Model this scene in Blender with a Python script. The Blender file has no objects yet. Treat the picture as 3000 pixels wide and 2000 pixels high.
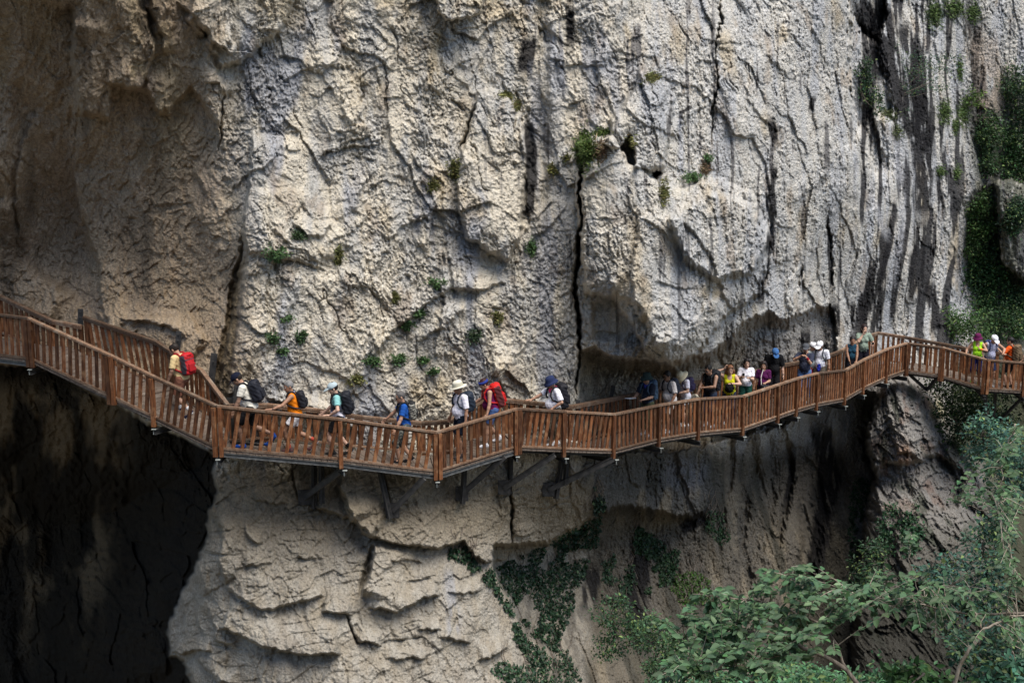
import bpy, bmesh, math, random, time
import numpy as np
from mathutils import Vector, Matrix
T0 = time.time()
R = math.radians
rnd = random.Random(7)
scene = bpy.context.scene

# ------------------------------------------------------------------ camera
FPX = 4167.0
PITCH = R(12.5)
CAMZ = 25.0
cam_d = bpy.data.cameras.new('camera')
cam = bpy.data.objects.new('camera', cam_d)
scene.collection.objects.link(cam)
cam.location = (0, 0, CAMZ)
cam.rotation_euler = (R(90) - PITCH, 0, 0)
cam_d.sensor_width = 36
cam_d.lens = 36 * FPX / 3000
cam_d.clip_start = .1
cam_d.clip_end = 2000
scene.camera = cam

# ------------------------------------------------------------------ light
SUN_EL, SUN_AZ = R(65), R(135)          # azimuth clockwise from +Y (the view axis)
w = bpy.data.worlds.new('World'); scene.world = w; w.use_nodes = True
nt = w.node_tree
sky = nt.nodes.new('ShaderNodeTexSky'); sky.sky_type = 'NISHITA'; sky.sun_disc = False
sky.sun_elevation = SUN_EL; sky.sun_rotation = SUN_AZ
bg = nt.nodes['Background']; bg.inputs[1].default_value = .13
nt.links.new(sky.outputs[0], bg.inputs[0])
sl = bpy.data.lights.new('sun', 'SUN'); sl.energy = 3.1; sl.angle = R(42); sl.color = (1, .945, .86)
so = bpy.data.objects.new('sun', sl); scene.collection.objects.link(so)
sdir = Vector((math.sin(SUN_AZ) * math.cos(SUN_EL), math.cos(SUN_AZ) * math.cos(SUN_EL), math.sin(SUN_EL)))
so.rotation_euler = sdir.to_track_quat('Z', 'Y').to_euler()
so.location = (20, -10, 60)
scene.view_settings.view_transform = 'Standard'
scene.view_settings.look = 'None'
scene.view_settings.exposure = 0.6
scene.view_settings.gamma = 1
scene.cycles.max_bounces = 6
scene.cycles.diffuse_bounces = 3

# ------------------------------------------------------------------ pixel <-> place helpers (authoring only)
CF = np.array([0, math.cos(PITCH), -math.sin(PITCH)])
CU = np.array([0, math.sin(PITCH), math.cos(PITCH)])
CC = np.array([0, 0, CAMZ])

def at(x, y, Y):
    d = CF + (x - 1500) / FPX * np.array([1., 0, 0]) + (1000 - y) / FPX * CU
    return CC + d / d[1] * Y

def proj(P):
    v = np.asarray(P, float) - CC
    D = v @ CF
    return 1500 + FPX * v[..., 0] / D, 1000 - FPX * (v @ CU) / D

# ------------------------------------------------------------------ object helpers
COL = scene.collection

def tag(o, label=None, cat=None, group=None, kind=None):
    if label: o['label'] = label
    if cat: o['category'] = cat
    if group: o['group'] = group
    if kind: o['kind'] = kind
    return o

def empty(name, loc=(0, 0, 0), rz=0, parent=None):
    o = bpy.data.objects.new(name, None)
    o.location = loc; o.rotation_euler = (0, 0, rz)
    COL.objects.link(o)
    if parent: o.parent = parent
    return o

def mesh_np(name, V, F, mat, parent=None, smooth=False, col=None, loc=None):
    """V (n,3) floats, F (m,k) ints -> linked object"""
    me = bpy.data.meshes.new(name)
    V = np.ascontiguousarray(V, dtype=np.float32); F = np.ascontiguousarray(F, dtype=np.int32)
    me.vertices.add(len(V)); me.vertices.foreach_set('co', V.ravel())
    k = F.shape[1]
    me.loops.add(F.size); me.loops.foreach_set('vertex_index', F.ravel())
    me.polygons.add(len(F)); me.polygons.foreach_set('loop_start', np.arange(len(F), dtype=np.int32) * k)
    me.update(calc_edges=True)
    if smooth: me.polygons.foreach_set('use_smooth', np.ones(len(F), dtype=bool))
    if col is not None:
        a = me.attributes.new('Col', 'FLOAT_COLOR', 'POINT')
        c = np.ones((len(V), 4), dtype=np.float32); 
        if getattr(col, 'ndim', 1) == 2 and col.shape[1] == 4: c[:] = col
        else: c[:, :3] = col
        a.data.foreach_set('color', c.ravel())
    me.materials.append(mat)
    o = bpy.data.objects.new(name, me)
    COL.objects.link(o)
    if parent is not None: o.parent = parent
    if loc is not None: o.location = loc
    return o

class MB:
    """collects polygons of any size into one mesh"""
    def __init__(s): s.v = []; s.f = []
    def add(s, vs, fs):
        b = len(s.v); s.v += [tuple(map(float, v)) for v in vs]; s.f += [tuple(b + i for i in f) for f in fs]
    def box(s, c, size, rot=None):
        h = np.array(size) / 2
        P = np.array([[x, y, z] for x in (-1, 1) for y in (-1, 1) for z in (-1, 1)]) * h
        if rot is not None: P = P @ np.array(rot).T
        s.add(P + np.array(c), [(0, 1, 3, 2), (4, 6, 7, 5), (0, 4, 5, 1), (2, 3, 7, 6), (0, 2, 6, 4), (1, 5, 7, 3)])
    def bar(s, a, b, w, h, up=(0, 0, 1), twist=0):
        """rectangular bar from a to b, w across, h along up"""
        a = np.array(a, float); b = np.array(b, float)
        d = b - a; L = np.linalg.norm(d); d /= L
        up = np.array(up, float)
        x = np.cross(d, up)
        if np.linalg.norm(x) < 1e-4: x = np.cross(d, (0, 1, 0))
        x /= np.linalg.norm(x); u = np.cross(x, d)
        s.box((a + b) / 2, (w, L, h), np.array([x, d, u]).T)
    def tube(s, pts, rs, n=6, cap=True):
        pts = [np.array(p, float) for p in pts]; b = len(s.v); m = len(pts)
        prev = None
        for i, p in enumerate(pts):
            d = pts[min(i + 1, m - 1)] - pts[max(i - 1, 0)]; d /= (np.linalg.norm(d) + 1e-9)
            if prev is None:
                prev = np.cross(d, (0.13, .3, 1)); prev /= np.linalg.norm(prev)
            x = prev - d * (prev @ d); x /= (np.linalg.norm(x) + 1e-9); prev = x; y = np.cross(d, x)
            r = rs[i] if hasattr(rs, '__len__') else rs
            for k in range(n):
                a = 2 * math.pi * k / n
                s.v.append(tuple(p + r * (math.cos(a) * x + math.sin(a) * y)))
        for i in range(m - 1):
            for k in range(n):
                s.f.append((b + i * n + k, b + i * n + (k + 1) % n, b + (i + 1) * n + (k + 1) % n, b + (i + 1) * n + k))
        if cap:
            s.f.append(tuple(b + k for k in range(n))[::-1]); s.f.append(tuple(b + (m - 1) * n + k for k in range(n)))
    def build(s, name, mat, parent=None, smooth=False, off=None):
        me = bpy.data.meshes.new(name)
        v = s.v
        if off is not None: v = [(a[0] - off[0], a[1] - off[1], a[2] - off[2]) for a in v]
        me.from_pydata(v, [], s.f); me.update()
        if smooth: me.polygons.foreach_set('use_smooth', [True] * len(me.polygons))
        me.materials.append(mat)
        o = bpy.data.objects.new(name, me); COL.objects.link(o)
        if parent is not None: o.parent = parent
        return o

# ------------------------------------------------------------------ materials
def mat_new(name):
    m = bpy.data.materials.new(name); m.use_nodes = True
    return m, m.node_tree, m.node_tree.nodes['Principled BSDF']

def N(nt, t, **kw):
    n = nt.nodes.new(t)
    for k, v in kw.items(): setattr(n, k, v)
    return n

def noisy(name, c1, c2, scale=8, rough=.7, bump=.2, stretch=(1, 1, 1), spec=.3, detail=5, dist=.02):
    """plain procedural surface: two colours mixed by noise, with a little relief"""
    m, nt, b = mat_new(name)
    tc = N(nt, 'ShaderNodeTexCoord'); mp = N(nt, 'ShaderNodeMapping'); mp.inputs['Scale'].default_value = stretch
    nz = N(nt, 'ShaderNodeTexNoise'); nz.inputs['Scale'].default_value = scale; nz.inputs['Detail'].default_value = detail
    rp = N(nt, 'ShaderNodeValToRGB'); rp.color_ramp.elements[0].position = .35; rp.color_ramp.elements[1].position = .65
    rp.color_ramp.elements[0].color = (*c1, 1); rp.color_ramp.elements[1].color = (*c2, 1)
    L = nt.links.new
    L(tc.outputs['Object'], mp.inputs[0]); L(mp.outputs[0], nz.inputs['Vector']); L(nz.outputs[0], rp.inputs[0]); L(rp.outputs[0], b.inputs['Base Color'])
    b.inputs['Roughness'].default_value = rough; b.inputs['Specular IOR Level'].default_value = spec
    if bump:
        bp = N(nt, 'ShaderNodeBump'); bp.inputs['Strength'].default_value = bump; bp.inputs['Distance'].default_value = dist
        L(nz.outputs[0], bp.inputs['Height']); L(bp.outputs[0], b.inputs['Normal'])
    return m

# ------------------------------------------------------------------ numpy noise (2-D)
def _h(ix, iy, seed):
    h = (ix.astype(np.int64) * 374761393 + iy.astype(np.int64) * 668265263 + seed * 982451653) & 0xffffffff
    h = ((h ^ (h >> 13)) * 1274126177) & 0xffffffff
    return h ^ (h >> 16)

def gn(x, y, seed=0):
    ix = np.floor(x); iy = np.floor(y); fx = (x - ix).astype(np.float32); fy = (y - iy).astype(np.float32)
    ix = ix.astype(np.int64); iy = iy.astype(np.int64)
    ux = fx * fx * fx * (fx * (fx * 6 - 15) + 10); uy = fy * fy * fy * (fy * (fy * 6 - 15) + 10)
    def g(dx, dy):
        a = _h(ix + dx, iy + dy, seed).astype(np.float32) * np.float32(2 * math.pi / 4294967296)
        return np.cos(a) * (fx - dx) + np.sin(a) * (fy - dy)
    a = g(0, 0); b = g(1, 0); c = g(0, 1); d = g(1, 1)
    return ((a + (b - a) * ux) + ((c + (d - c) * ux) - (a + (b - a) * ux)) * uy) * 1.5

def fbm(x, y, o=4, seed=0, gain=.5):
    s = 0; a = 1; t = 0
    for i in range(o):
        s = s + a * gn(x * 2 ** i + 17.3 * i, y * 2 ** i - 9.1 * i, seed + i); t += a; a *= gain
    return s / t

def ridge(x, y, o=3, seed=0, gain=.5):
    s = 0; a = 1; t = 0
    for i in range(o):
        s = s + a * (1 - 2 * np.abs(gn(x * 2 ** i + 5.3 * i, y * 2 ** i, seed + i))); t += a; a *= gain
    return s / t

def facet(x, y, seed=0, tilt=.8, jit=1.0, down=0.):
    """Voronoi plates: each cell a tilted plane; returns height (about -1..1) and edge distance"""
    ix = np.floor(x).astype(np.int64); iy = np.floor(y).astype(np.int64)
    best = np.full(x.shape, 9., np.float32); sec = best.copy(); hgt = np.zeros(x.shape, np.float32)
    for dx in (-1, 0, 1):
        for dy in (-1, 0, 1):
            h = _h(ix + dx, iy + dy, seed)
            r1 = (h & 1023) / 1023.; r2 = ((h >> 10) & 1023) / 1023.; r3 = ((h >> 20) & 1023) / 1023.
            cx = x - (ix + dx + .5 + (r1 - .5) * jit); cy = y - (iy + dy + .5 + (r2 - .5) * jit)
            d = (cx * cx + cy * cy).astype(np.float32)
            a = r3 * 37.7
            hh = (((r1 * 7 + r2 * 13) % 1) - .5 + tilt * (np.cos(a) * cx + np.sin(a) * cy) - down * cy).astype(np.float32)
            m = d < best
            sec = np.where(m, best, np.minimum(sec, d)); best = np.where(m, d, best); hgt = np.where(m, hh, hgt)
    return hgt, np.sqrt(sec) - np.sqrt(best)

def sstep(a, b, x):
    t = np.clip((x - a) / (b - a), 0, 1)
    return t * t * (3 - 2 * t)
# ================================================================== the rock wall
FRONT = [(-220,893,1010,36.0),(92,932,1049,34.2),(459,1104,1223,33.0),(640,1189,1311,32.4),(1005,1228,1344,33.3),(1281,1266,1379,34.2),(1514,1197,1306,35.5),(1655,1205,1312,36.2),(1799,1213,1317,37.3),(1930,1186,1284,38.8),(2045,1168,1265,40.1),(2175,1160,1253,41.8),(2278,1126,1217,43.2),(2332,1108,1198,44),(2391,1093,1181,45),(2473,1084,1166,46.7),(2527,1053,1135,47.8),(2595,1022,1103,49.1),(2652,1005,1083,50),(2756,1018,1098,49.8),(2885,1054,1136,49),(3000,1063,1143,49.3),(3220,1080,1160,50)]
BACK = [(-200,800,1,38.2),(0,867,1.0,37.0),(155,940,.85,35.9),(240,955,.8,35.7),(245,928,1.05,35.7),(459,1001,1.05,35.0),(501,1029,1.05,34.6),(590,1085,1.05,33.95),(667,1186,.9,33.4),(780,1184,.85,34.1),(929,1199,.85,34.5),(1063,1220,.8,35.1),(1234,1237,.8,35.65),(1317,1233,.8,35.75),(1418,1164,1.05,36.8),(1506,1172,1.05,37.0),(1678,1189,1.05,37.9),(1843,1157,1,39.9),(2000,1125,1.0,42),(2150,1100,1,43.9),(2290,1068,1,46.2),(2330,1061,1,47.2),(2420,1043,1,48.4),(2466,1026,1,49.3),(2542,984,1,51.1),(2572,974,1,51.7),(2650,986,1,51.6),(2825,1018,1,51.0),(2928,1032,1,50.9),(3000,1042,1,50.9),(3220,1060,1,51.3)]

CTRL = [  # photo x, y and distance in metres of the smooth underlying wall
 (-1800,-1500,36),(-1800,200,40),(-1800,1100,44),(-600,-1500,31),(-600,0,34),(-600,700,41),(-600,1100,42),
 (-200,300,36.5),(-200,1000,40),
 (0,0,34.2),(0,500,36.6),(60,800,38.6),(0,1040,38.6),(180,250,36.2),(180,560,38.2),(300,0,34.8),(300,400,36.7),(300,800,38.2),(250,1000,37.4),
 (500,0,35.4),(480,350,36.3),(470,700,37.2),(460,1000,36.6),(600,600,36.5),(580,1080,35.6),(620,850,36.6),
 (760,0,36.4),(800,400,36.2),(760,700,35.4),(740,1000,34.9),(740,1250,34.9),(930,1200,35.2),
 (1000,0,37.2),(1000,500,36.6),(1000,900,35.8),(1063,1210,35.9),(1300,0,38.4),(1300,400,37.9),(1300,800,37.0),(1260,1220,36.5),
 (1600,0,39.9),(1600,400,39.3),(1600,800,38.2),(1500,1170,37.8),(1660,1180,38.5),
 (1760,0,40.2),(1760,400,38.9),(1760,700,38.3),(1780,950,38.5),(1880,1150,39.8),
 (2000,0,42.3),(2000,400,41.0),(1950,750,39.5),(1980,980,39.5),(1960,1060,39.7),(2020,1140,41.0),
 (2250,0,45.5),(2250,450,44.3),(2200,850,43.4),(2150,1110,43.4),(2290,1070,45.6),
 (2460,0,48.5),(2460,500,48.0),(2440,850,49.0),(2420,1040,48.2),(2580,980,53.2),
 (2620,0,55),(2620,400,53),(2640,800,53.5),(2700,1000,55.5),(2850,0,58),(2850,400,59),(2820,800,58.5),(2900,1000,58),
 (3050,0,62),(3050,500,61),(3050,1000,60),(3400,0,64),(3400,1000,62),(4600,-500,66),(4600,1500,60),(4600,3200,50),
 (0,-1500,27),(1000,-1500,38),(2000,-1500,46),(3000,-1500,62),(1500,-3200,44),(3500,-3200,66),(-1000,-3200,30),
 (700,1400,34.7),(930,1420,35.1),(1150,1420,35.5),(1400,1400,36.6),(1650,1400,38.2),(1750,1420,39.3),(2000,1400,43.2),(2080,1450,44),
 (650,1650,33.9),(900,1700,34.0),(1200,1600,34.9),(1400,1600,36.2),(560,1800,34.8),(800,1950,33.0),(1200,1900,33.6),(1500,1900,35.4),(1450,1700,36.0),
 (1600,1650,39.2),(1700,1800,38.4),(1900,1650,42.4),(2000,1950,39.2),
 (2200,1400,47.4),(2300,1600,46.8),(2450,1400,51.0),(2400,1750,47.5),(2600,1300,52.4),(2650,1600,50),(2800,1500,52),(2900,1250,56),(2950,1700,50),(2700,1950,45.5),(2350,1950,43),(3050,1950,46),(3050,1400,57),
 (600,3200,31),(1500,3200,32),(2500,3200,36),(3500,2600,40),(-500,1500,43),(-500,2200,43),(-1800,3200,40),(0,3200,34),
]

def rbf(ctrl, X, Yv):
    c = np.array(ctrl, float); P = c[:, :2] / 1000.; v = c[:, 2]
    def k(r2): return r2 * np.log(r2 + 1e-12) * .5
    d2 = ((P[:, None] - P[None]) ** 2).sum(-1)
    n = len(P); A = np.zeros((n + 3, n + 3)); A[:n, :n] = k(d2) + np.eye(n) * 2e-3
    A[:n, n] = 1; A[:n, n + 1:] = P; A[n, :n] = 1; A[n + 1:, :n] = P.T
    w = np.linalg.solve(A, np.concatenate([v, [0, 0, 0]]))
    # evaluate on a coarse lattice, then interpolate
    gx = np.arange(-2000, 4801, 20.); gy = np.arange(-3400, 3401, 20.)
    GX, GY = np.meshgrid(gx / 1000, gy / 1000)
    S = w[n] + w[n + 1] * GX + w[n + 2] * GY
    for i in range(n): S += w[i] * k((GX - P[i, 0]) ** 2 + (GY - P[i, 1]) ** 2)
    fx = np.clip((X - gx[0]) / 20, 0, len(gx) - 1.001); fy = np.clip((Yv - gy[0]) / 20, 0, len(gy) - 1.001)
    ix = fx.astype(int); iy = fy.astype(int); tx = fx - ix; ty = fy - iy
    return (S[iy, ix] * (1 - tx) + S[iy, ix + 1] * tx) * (1 - ty) + (S[iy + 1, ix] * (1 - tx) + S[iy + 1, ix + 1] * tx) * ty

def axis(a, b, step, lo, hi):
    core = list(np.arange(a, b + .1, step))
    s = step; x = a; left = []
    while x > lo: s *= 1.06; x -= s; left.append(x)
    s = step; x = core[-1]; right = []
    while x < hi: s *= 1.06; x += s; right.append(x)
    return np.array(left[::-1] + core + right)

STEP = 2.5
ax = axis(-80, 3080, STEP, -1800, 4600); ay = axis(-80, 2080, STEP, -3200, 3200)
PX, PY = np.meshgrid(ax, ay)
SH = PX.shape
YB = rbf(CTRL, PX, PY)
US = (PX - 1500) / FPX * YB * 1.15 + YB * .35
VS = (1000 - PY) / FPX * YB
US = US.astype(np.float32); VS = VS.astype(np.float32)

def winbox(pts, m):
    p = np.array(pts, float)
    i0, i1 = np.searchsorted(ax, [p[:, 0].min() - m, p[:, 0].max() + m]); j0, j1 = np.searchsorted(ay, [p[:, 1].min() - m, p[:, 1].max() + m])
    return (slice(max(j0, 0), j1), slice(max(i0, 0), i1))

WX = PX + 13 * fbm(US * 1.1, VS * 1.1, 3, 91) + 5 * gn(US * 6, VS * 6, 95)
WY = PY + 13 * fbm(US * 1.1, VS * 1.1, 3, 92) + 5 * gn(US * 6, VS * 6, 96)

def seg_d(X, Y, pts, closed):
    p = np.array(pts, float); n = len(p)
    d = np.full(X.shape, 1e9); ins = np.zeros(X.shape, bool); tt = np.zeros(X.shape)
    for i in range(n if closed else n - 1):
        a = p[i]; b = p[(i + 1) % n]; e = b - a
        wx = X - a[0]; wy = Y - a[1]
        t = np.clip((wx * e[0] + wy * e[1]) / (e @ e + 1e-9), 0, 1)
        q = (wx - e[0] * t) ** 2 + (wy - e[1] * t) ** 2
        if not closed: tt = np.where(q < d, i + t, tt)
        d = np.minimum(d, q)
        if closed:
            c = ((a[1] > Y) != (b[1] > Y)) & (X < (b[0] - a[0]) * (Y - a[1]) / (b[1] - a[1] + 1e-12) + a[0])
            ins ^= c
    d = np.sqrt(d)
    return (np.where(ins, d, -d) if closed else d), tt

def poly(pts, m=120, warp=1):
    s = winbox(pts, m)
    X = WX[s] if warp else PX[s]; Y = WY[s] if warp else PY[s]
    sd, _ = seg_d(X, Y, pts, True)
    return s, sd

DSP = np.zeros(SH)   # metres added to the distance (positive = further back)

def block(pts, amt, soft=10, dome=0, domew=150):
    """push a polygon back (+) or pull it out (-), with an edge this soft and a domed interior"""
    s, sd = poly(pts, max(soft, 20) + 20)
    DSP[s] += amt * sstep(-soft / 2, soft / 2, sd)
    if dome: DSP[s] += dome * np.sqrt(np.clip(sd / domew, 0, 1))

def shade_step(pts, amt, soft, fade):
    """a rock lip along a line: to the right-hand side of the line's direction the rock stands out and fades back"""
    s = winbox(pts, fade + 20); X = WX[s]; Y = WY[s]
    p = np.array(pts, float); d, tt = seg_d(X, Y, pts, False)
    i = np.clip(tt.astype(int), 0, len(p) - 2); a = p[i]; b = p[i + 1]
    side = (b[..., 0] - a[..., 0]) * (Y - a[..., 1]) - (b[..., 1] - a[..., 1]) * (X - a[..., 0])
    sd = np.where(side > 0, d, -d)
    ends = sstep(0, .5, tt) * sstep(0, .5, len(p) - 1 - tt)
    DSP[s] += -amt * sstep(-soft / 2, soft / 2, sd) * (1 - sstep(0, fade, sd)) * ends

def crack(pts, depth, wid):
    s = winbox(pts, wid * 5 + 10)
    d, tt = seg_d(WX[s], WY[s], pts, False)
    n = len(pts) - 1
    taper = np.clip(np.minimum(tt, n - tt) * 2 + .15, 0, 1)
    DSP[s] += depth * np.exp(-(d / (wid * (.4 + .6 * taper))) ** 2) * taper

CAVE = [(-2500,1085),(-200,1060),(0,1060),(150,1085),(330,1180),(460,1250),(640,1335),(628,1400),(640,1440),(614,1500),(606,1570),(585,1620),(562,1680),(530,1740),(505,1800),(490,1850),(497,1920),(540,1930),(548,1960),(560,2000),(575,2400),(600,3600),(-2500,3600)]
s, sd = poly(CAVE, 800)
cavem = sstep(-5, 6, sd)
CM = np.zeros(SH); CM[s] = cavem
DSP[s] += cavem * (3.5 + 15 * sstep(0, 400, sd) + 3.0 * fbm(US[s] * .35, VS[s] * .16, 3, 12) * sstep(30, 200, sd))
# recess under the walkway on the right, below the bulge
RECESS = [(1700,1030),(1745,1022),(1800,1045),(1870,1050),(1960,1062),(2050,1045),(2110,1015),(2145,985),(2160,955),(2215,925),(2250,915),(2290,932),(2330,925),(2380,905),(2425,893),(2447,930),(2455,980),(2440,1100),(2300,1250),(2000,1320),(1700,1330)]
s, sd = poly(RECESS, 60)
DSP[s] += sstep(-4, 6, sd) * (1.3 + 1.1 * sstep(0, 40, sd) + .3 * fbm(US[s], VS[s], 3, 17) - .4 * sstep(1080, 1200, PY[s])) * (1 - .45 * sstep(2130, 2300, PX[s]))
block([(1735,890),(1800,868),(1880,900),(1905,960),(1900,1005),(1840,1012),(1790,990),(1745,1000)], .35, 18)
# underside of the right-hand lip, brown hollow
block([(1450,1600),(1500,1592),(1600,1592),(1660,1560),(1710,1532),(1770,1498),(1850,1480),(1930,1500),(2030,1520),(2060,1500),(2080,1440),(2085,1330),(2075,1200),(2180,1180),(2560,1150),(2545,1300),(2560,1400),(2530,1560),(2500,1780),(2480,2300),(1640,2300),(1620,1930),(1540,1850),(1490,1760),(1440,1660)], 2.3, 12)
# great lip below the walkway
block([(640,1290),(1005,1325),(1281,1350),(1514,1290),(1660,1290),(1790,1290),(1775,1495),(1700,1532),(1600,1592),(1560,1597),(1505,1600),(1470,1640),(1420,1648),(1385,1620),(1360,1588),(1330,1600),(1260,1606),(1150,1590),(1055,1560),(1030,1500),(1000,1430),(990,1330)], -.55, 7)
for pp, am, so_, fd in [
 ([(904,1480),(960,1497),(1027,1524),(1060,1545),(1099,1575)], .35, 5, 120), ([(985,1340),(993,1424),(1015,1490),(1038,1536)][::-1], .30, 5, 130),
 ([(1099,1580),(1092,1640),(1080,1700),(1066,1750)][::-1], .42, 6, 140), ([(1071,1781),(1161,1783),(1200,1775),(1239,1759),(1300,1735)], .42, 5, 110), ([(940,1788),(971,1792),(1050,1797)], .32, 5, 90),
 ([(658,1714),(700,1750),(759,1787),(800,1785),(848,1770),(900,1755),(960,1731)], .30, 6, 150), ([(640,1830),(670,1848),(720,1870),(781,1893),(830,1905),(882,1915),(940,1915),(1004,1910)], .50, 6, 130),
 ([(1049,1882),(1080,1890),(1116,1893)], .25, 4, 60), ([(1290,1862),(1317,1870),(1350,1882),(1384,1882)], .22, 4, 50), ([(1180,1700),(1230,1695),(1280,1680)], .14, 4, 40), ([(1140,1650),(1190,1640),(1250,1650)], .14, 4, 50), ([(1300,1730),(1370,1740),(1420,1720)], .16, 4, 50),
 ([(1200,1840),(1260,1850),(1300,1846)], .16, 4, 40), ([(1120,1930),(1200,1925),(1260,1940)], .2, 4, 50), ([(1390,1930),(1440,1925),(1500,1890)], .3, 5, 70), ([(714,1530),(714,1558),(740,1585),(780,1591)], .2, 5, 60), ([(700,1640),(740,1660),(800,1650)], .15, 4, 50), ([(860,1620),(900,1640),(960,1630)], .12, 4, 40),
 ([(620,1480),(650,1560),(640,1640),(660,1720)][::-1], .35, 8, 90), ([(560,1640),(585,1720),(575,1800),(600,1880)][::-1], .30, 8, 60), ([(525,1720),(540,1800),(530,1880)][::-1], .25, 7, 50), ([(600,1760),(625,1830),(640,1880),(690,1900)][::-1], .25, 7, 60), ([(500,1905),(530,1915),(580,1905),(620,1915)], .5, 8, 60),
 ([(560,1925),(600,1960),(640,1990),(700,2010)], .3, 6, 60), ([(720,1450),(800,1475),(850,1470)], .14, 4, 50), ([(1500,1560),(1540,1575),(1580,1560)], .2, 5, 50), ([(1330,1400),(1300,1450),(1310,1500)], .1, 4, 40)]:
    shade_step(pp[::-1] if pp[0][0] < pp[-1][0] and abs(pp[0][0] - pp[-1][0]) > abs(pp[0][1] - pp[-1][1]) else pp, am, so_, fd)
crack([(1060,1740),(1072,1690),(1090,1600)], .5, 6)
crack([(1016,1798),(1030,1840),(1049,1882),(1116,1893)], .3, 3)
# blocks and lips of the upper wall
block([(1268,-80),(1430,-80),(1412,30),(1400,45),(1310,58),(1285,30)], -.7, 6)                       # hanging slab at the top edge
block([(1397,270),(1440,255),(1500,300),(1528,340),(1540,440),(1530,560),(1520,700),(1480,760),(1370,700),(1340,560),(1350,450),(1380,360)], -.55, 12, -.25, 60)
block([(1885,190),(1905,230),(1960,250),(1975,330),(1960,420),(1940,490),(1920,500),(1860,490),(1850,400),(1810,430),(1780,420),(1800,340),(1860,260)], -1.0, 9, -.35, 50)
block([(1700,420),(1790,390),(1840,470),(1920,520),(2000,560),(2080,520),(2200,560),(2260,700),(2230,860),(2120,930),(2040,1045),(1960,1060),(1900,1040),(1860,960),(1800,880),(1720,860),(1695,700),(1690,560)], -1.0, 10, -.4, 50)
block([(1960,640),(2080,560),(2200,600),(2250,720),(2200,800),(2100,820),(2010,760)], -.8, 22)
shade_step([(1905,1040),(1895,960),(1860,900),(1850,800),(1862,700),(1880,600)], .35, 8, 150)
shade_step([(1960,1050),(2010,960),(2060,900),(2110,860)], .2, 6, 90)
shade_step([(2160,930),(2120,860),(2100,780),(2040,690),(1985,640)], .25, 7, 100)
block([(1570,0),(1610,0),(1600,700),(1560,760),(1540,600),(1560,300)], .3, 30)
block([(120,0),(215,30),(210,200),(240,330),(320,350),(330,250),(420,260),(450,150),(430,40),(330,-80),(120,-80)], -.55, 14, -.2, 50)   # brown lobes at the top left
block([(420,-80),(640,-80),(620,150),(660,260),(650,370),(560,260),(470,340),(430,260),(450,60)], -.35, 16, -.2, 50)
block([(560,-80),(900,-80),(820,90),(740,160),(650,200),(600,120),(550,60)], -.5, 14, -.2, 60)
block([(40,250),(230,340),(215,560),(290,760),(250,900),(120,800),(60,600)], .35, 90)
block([(-200,560),(40,600),(60,760),(200,860),(150,940),(-200,900)], -.4, 40)
block([(290,915),(420,930),(560,920),(600,1000),(560,1060),(400,980),(300,960)], -.35, 14)
block([(700,690),(745,560),(900,560),(1020,700),(980,760),(720,740)], -.2, 26)
block([(715,780),(1100,810),(1250,900),(1400,870),(1560,800),(1650,900),(1660,1200),(700,1240),(690,1100)], -.22, 60)
# edge of the pale pillar against the brown alcove
EDGE = [(745,380),(735,480),(722,560),(716,640),(708,740),(700,840),(680,900),(660,1000),(645,1100),(640,1200),(640,1330)]
shade_step(EDGE[::-1], .75, 10, 240)
block([(716,640),(722,730),(712,860),(695,960),(670,1100),(680,1330),(618,1330),(628,1150),(640,1020),(665,900),(690,800)], .45, 14)
# cracks
crack([(1700,430),(1700,520),(1702,640),(1694,720),(1688,800),(1690,900),(1698,980),(1695,1060),(1690,1150)], 1.8, 5)
crack([(2108,-80),(2112,60),(2104,120),(2100,180),(2098,260),(2088,330),(2084,430)], .6, 2.6)
crack([(1398,300),(1375,380),(1345,440)], .7, 4)
crack([(1550,330),(1555,420),(1548,540)], .35, 9)
crack([(1498,1400),(1500,1480),(1497,1600)], .5, 4)
crack([(1130,1330),(1120,1400),(1150,1480)], .3, 4)
crack([(855,1320),(858,1400),(870,1470)], .3, 3)
crack([(2300,1280),(2320,1400),(2300,1500),(2280,1620)], .5, 9)
for xx, k_ in ((2130, 0), (2175, 1), (2215, 2), (2255, 3), (2350, 4), (2400, 5), (2460, 6), (2190, 7), (2380, 8)):
    y0 = 1230 + 37 * (k_ * 5 % 7); crack([(xx, y0), (xx + 12, y0 + 120), (xx - 8, y0 + 260), (xx - 30, y0 + 400)], .35 + .1 * (k_ % 3), 12 + 3 * (k_ % 4))
crack([(2555,1240),(2530,1300),(2560,1380),(2565,1500),(2530,1600)], .8, 9)
crack([(2240,560),(2260,640),(2250,760),(2230,860)], .5, 7)
crack([(2420,620),(2440,760),(2430,860)], .5, 5)
crack([(2350,750),(2340,860)], .5, 4)
crack([(1920,490),(1925,530)], 1.5, 9)
crack([(590,80),(615,130)], .9, 12)
crack([(650,240),(655,330),(640,450)], .4, 4)
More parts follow.
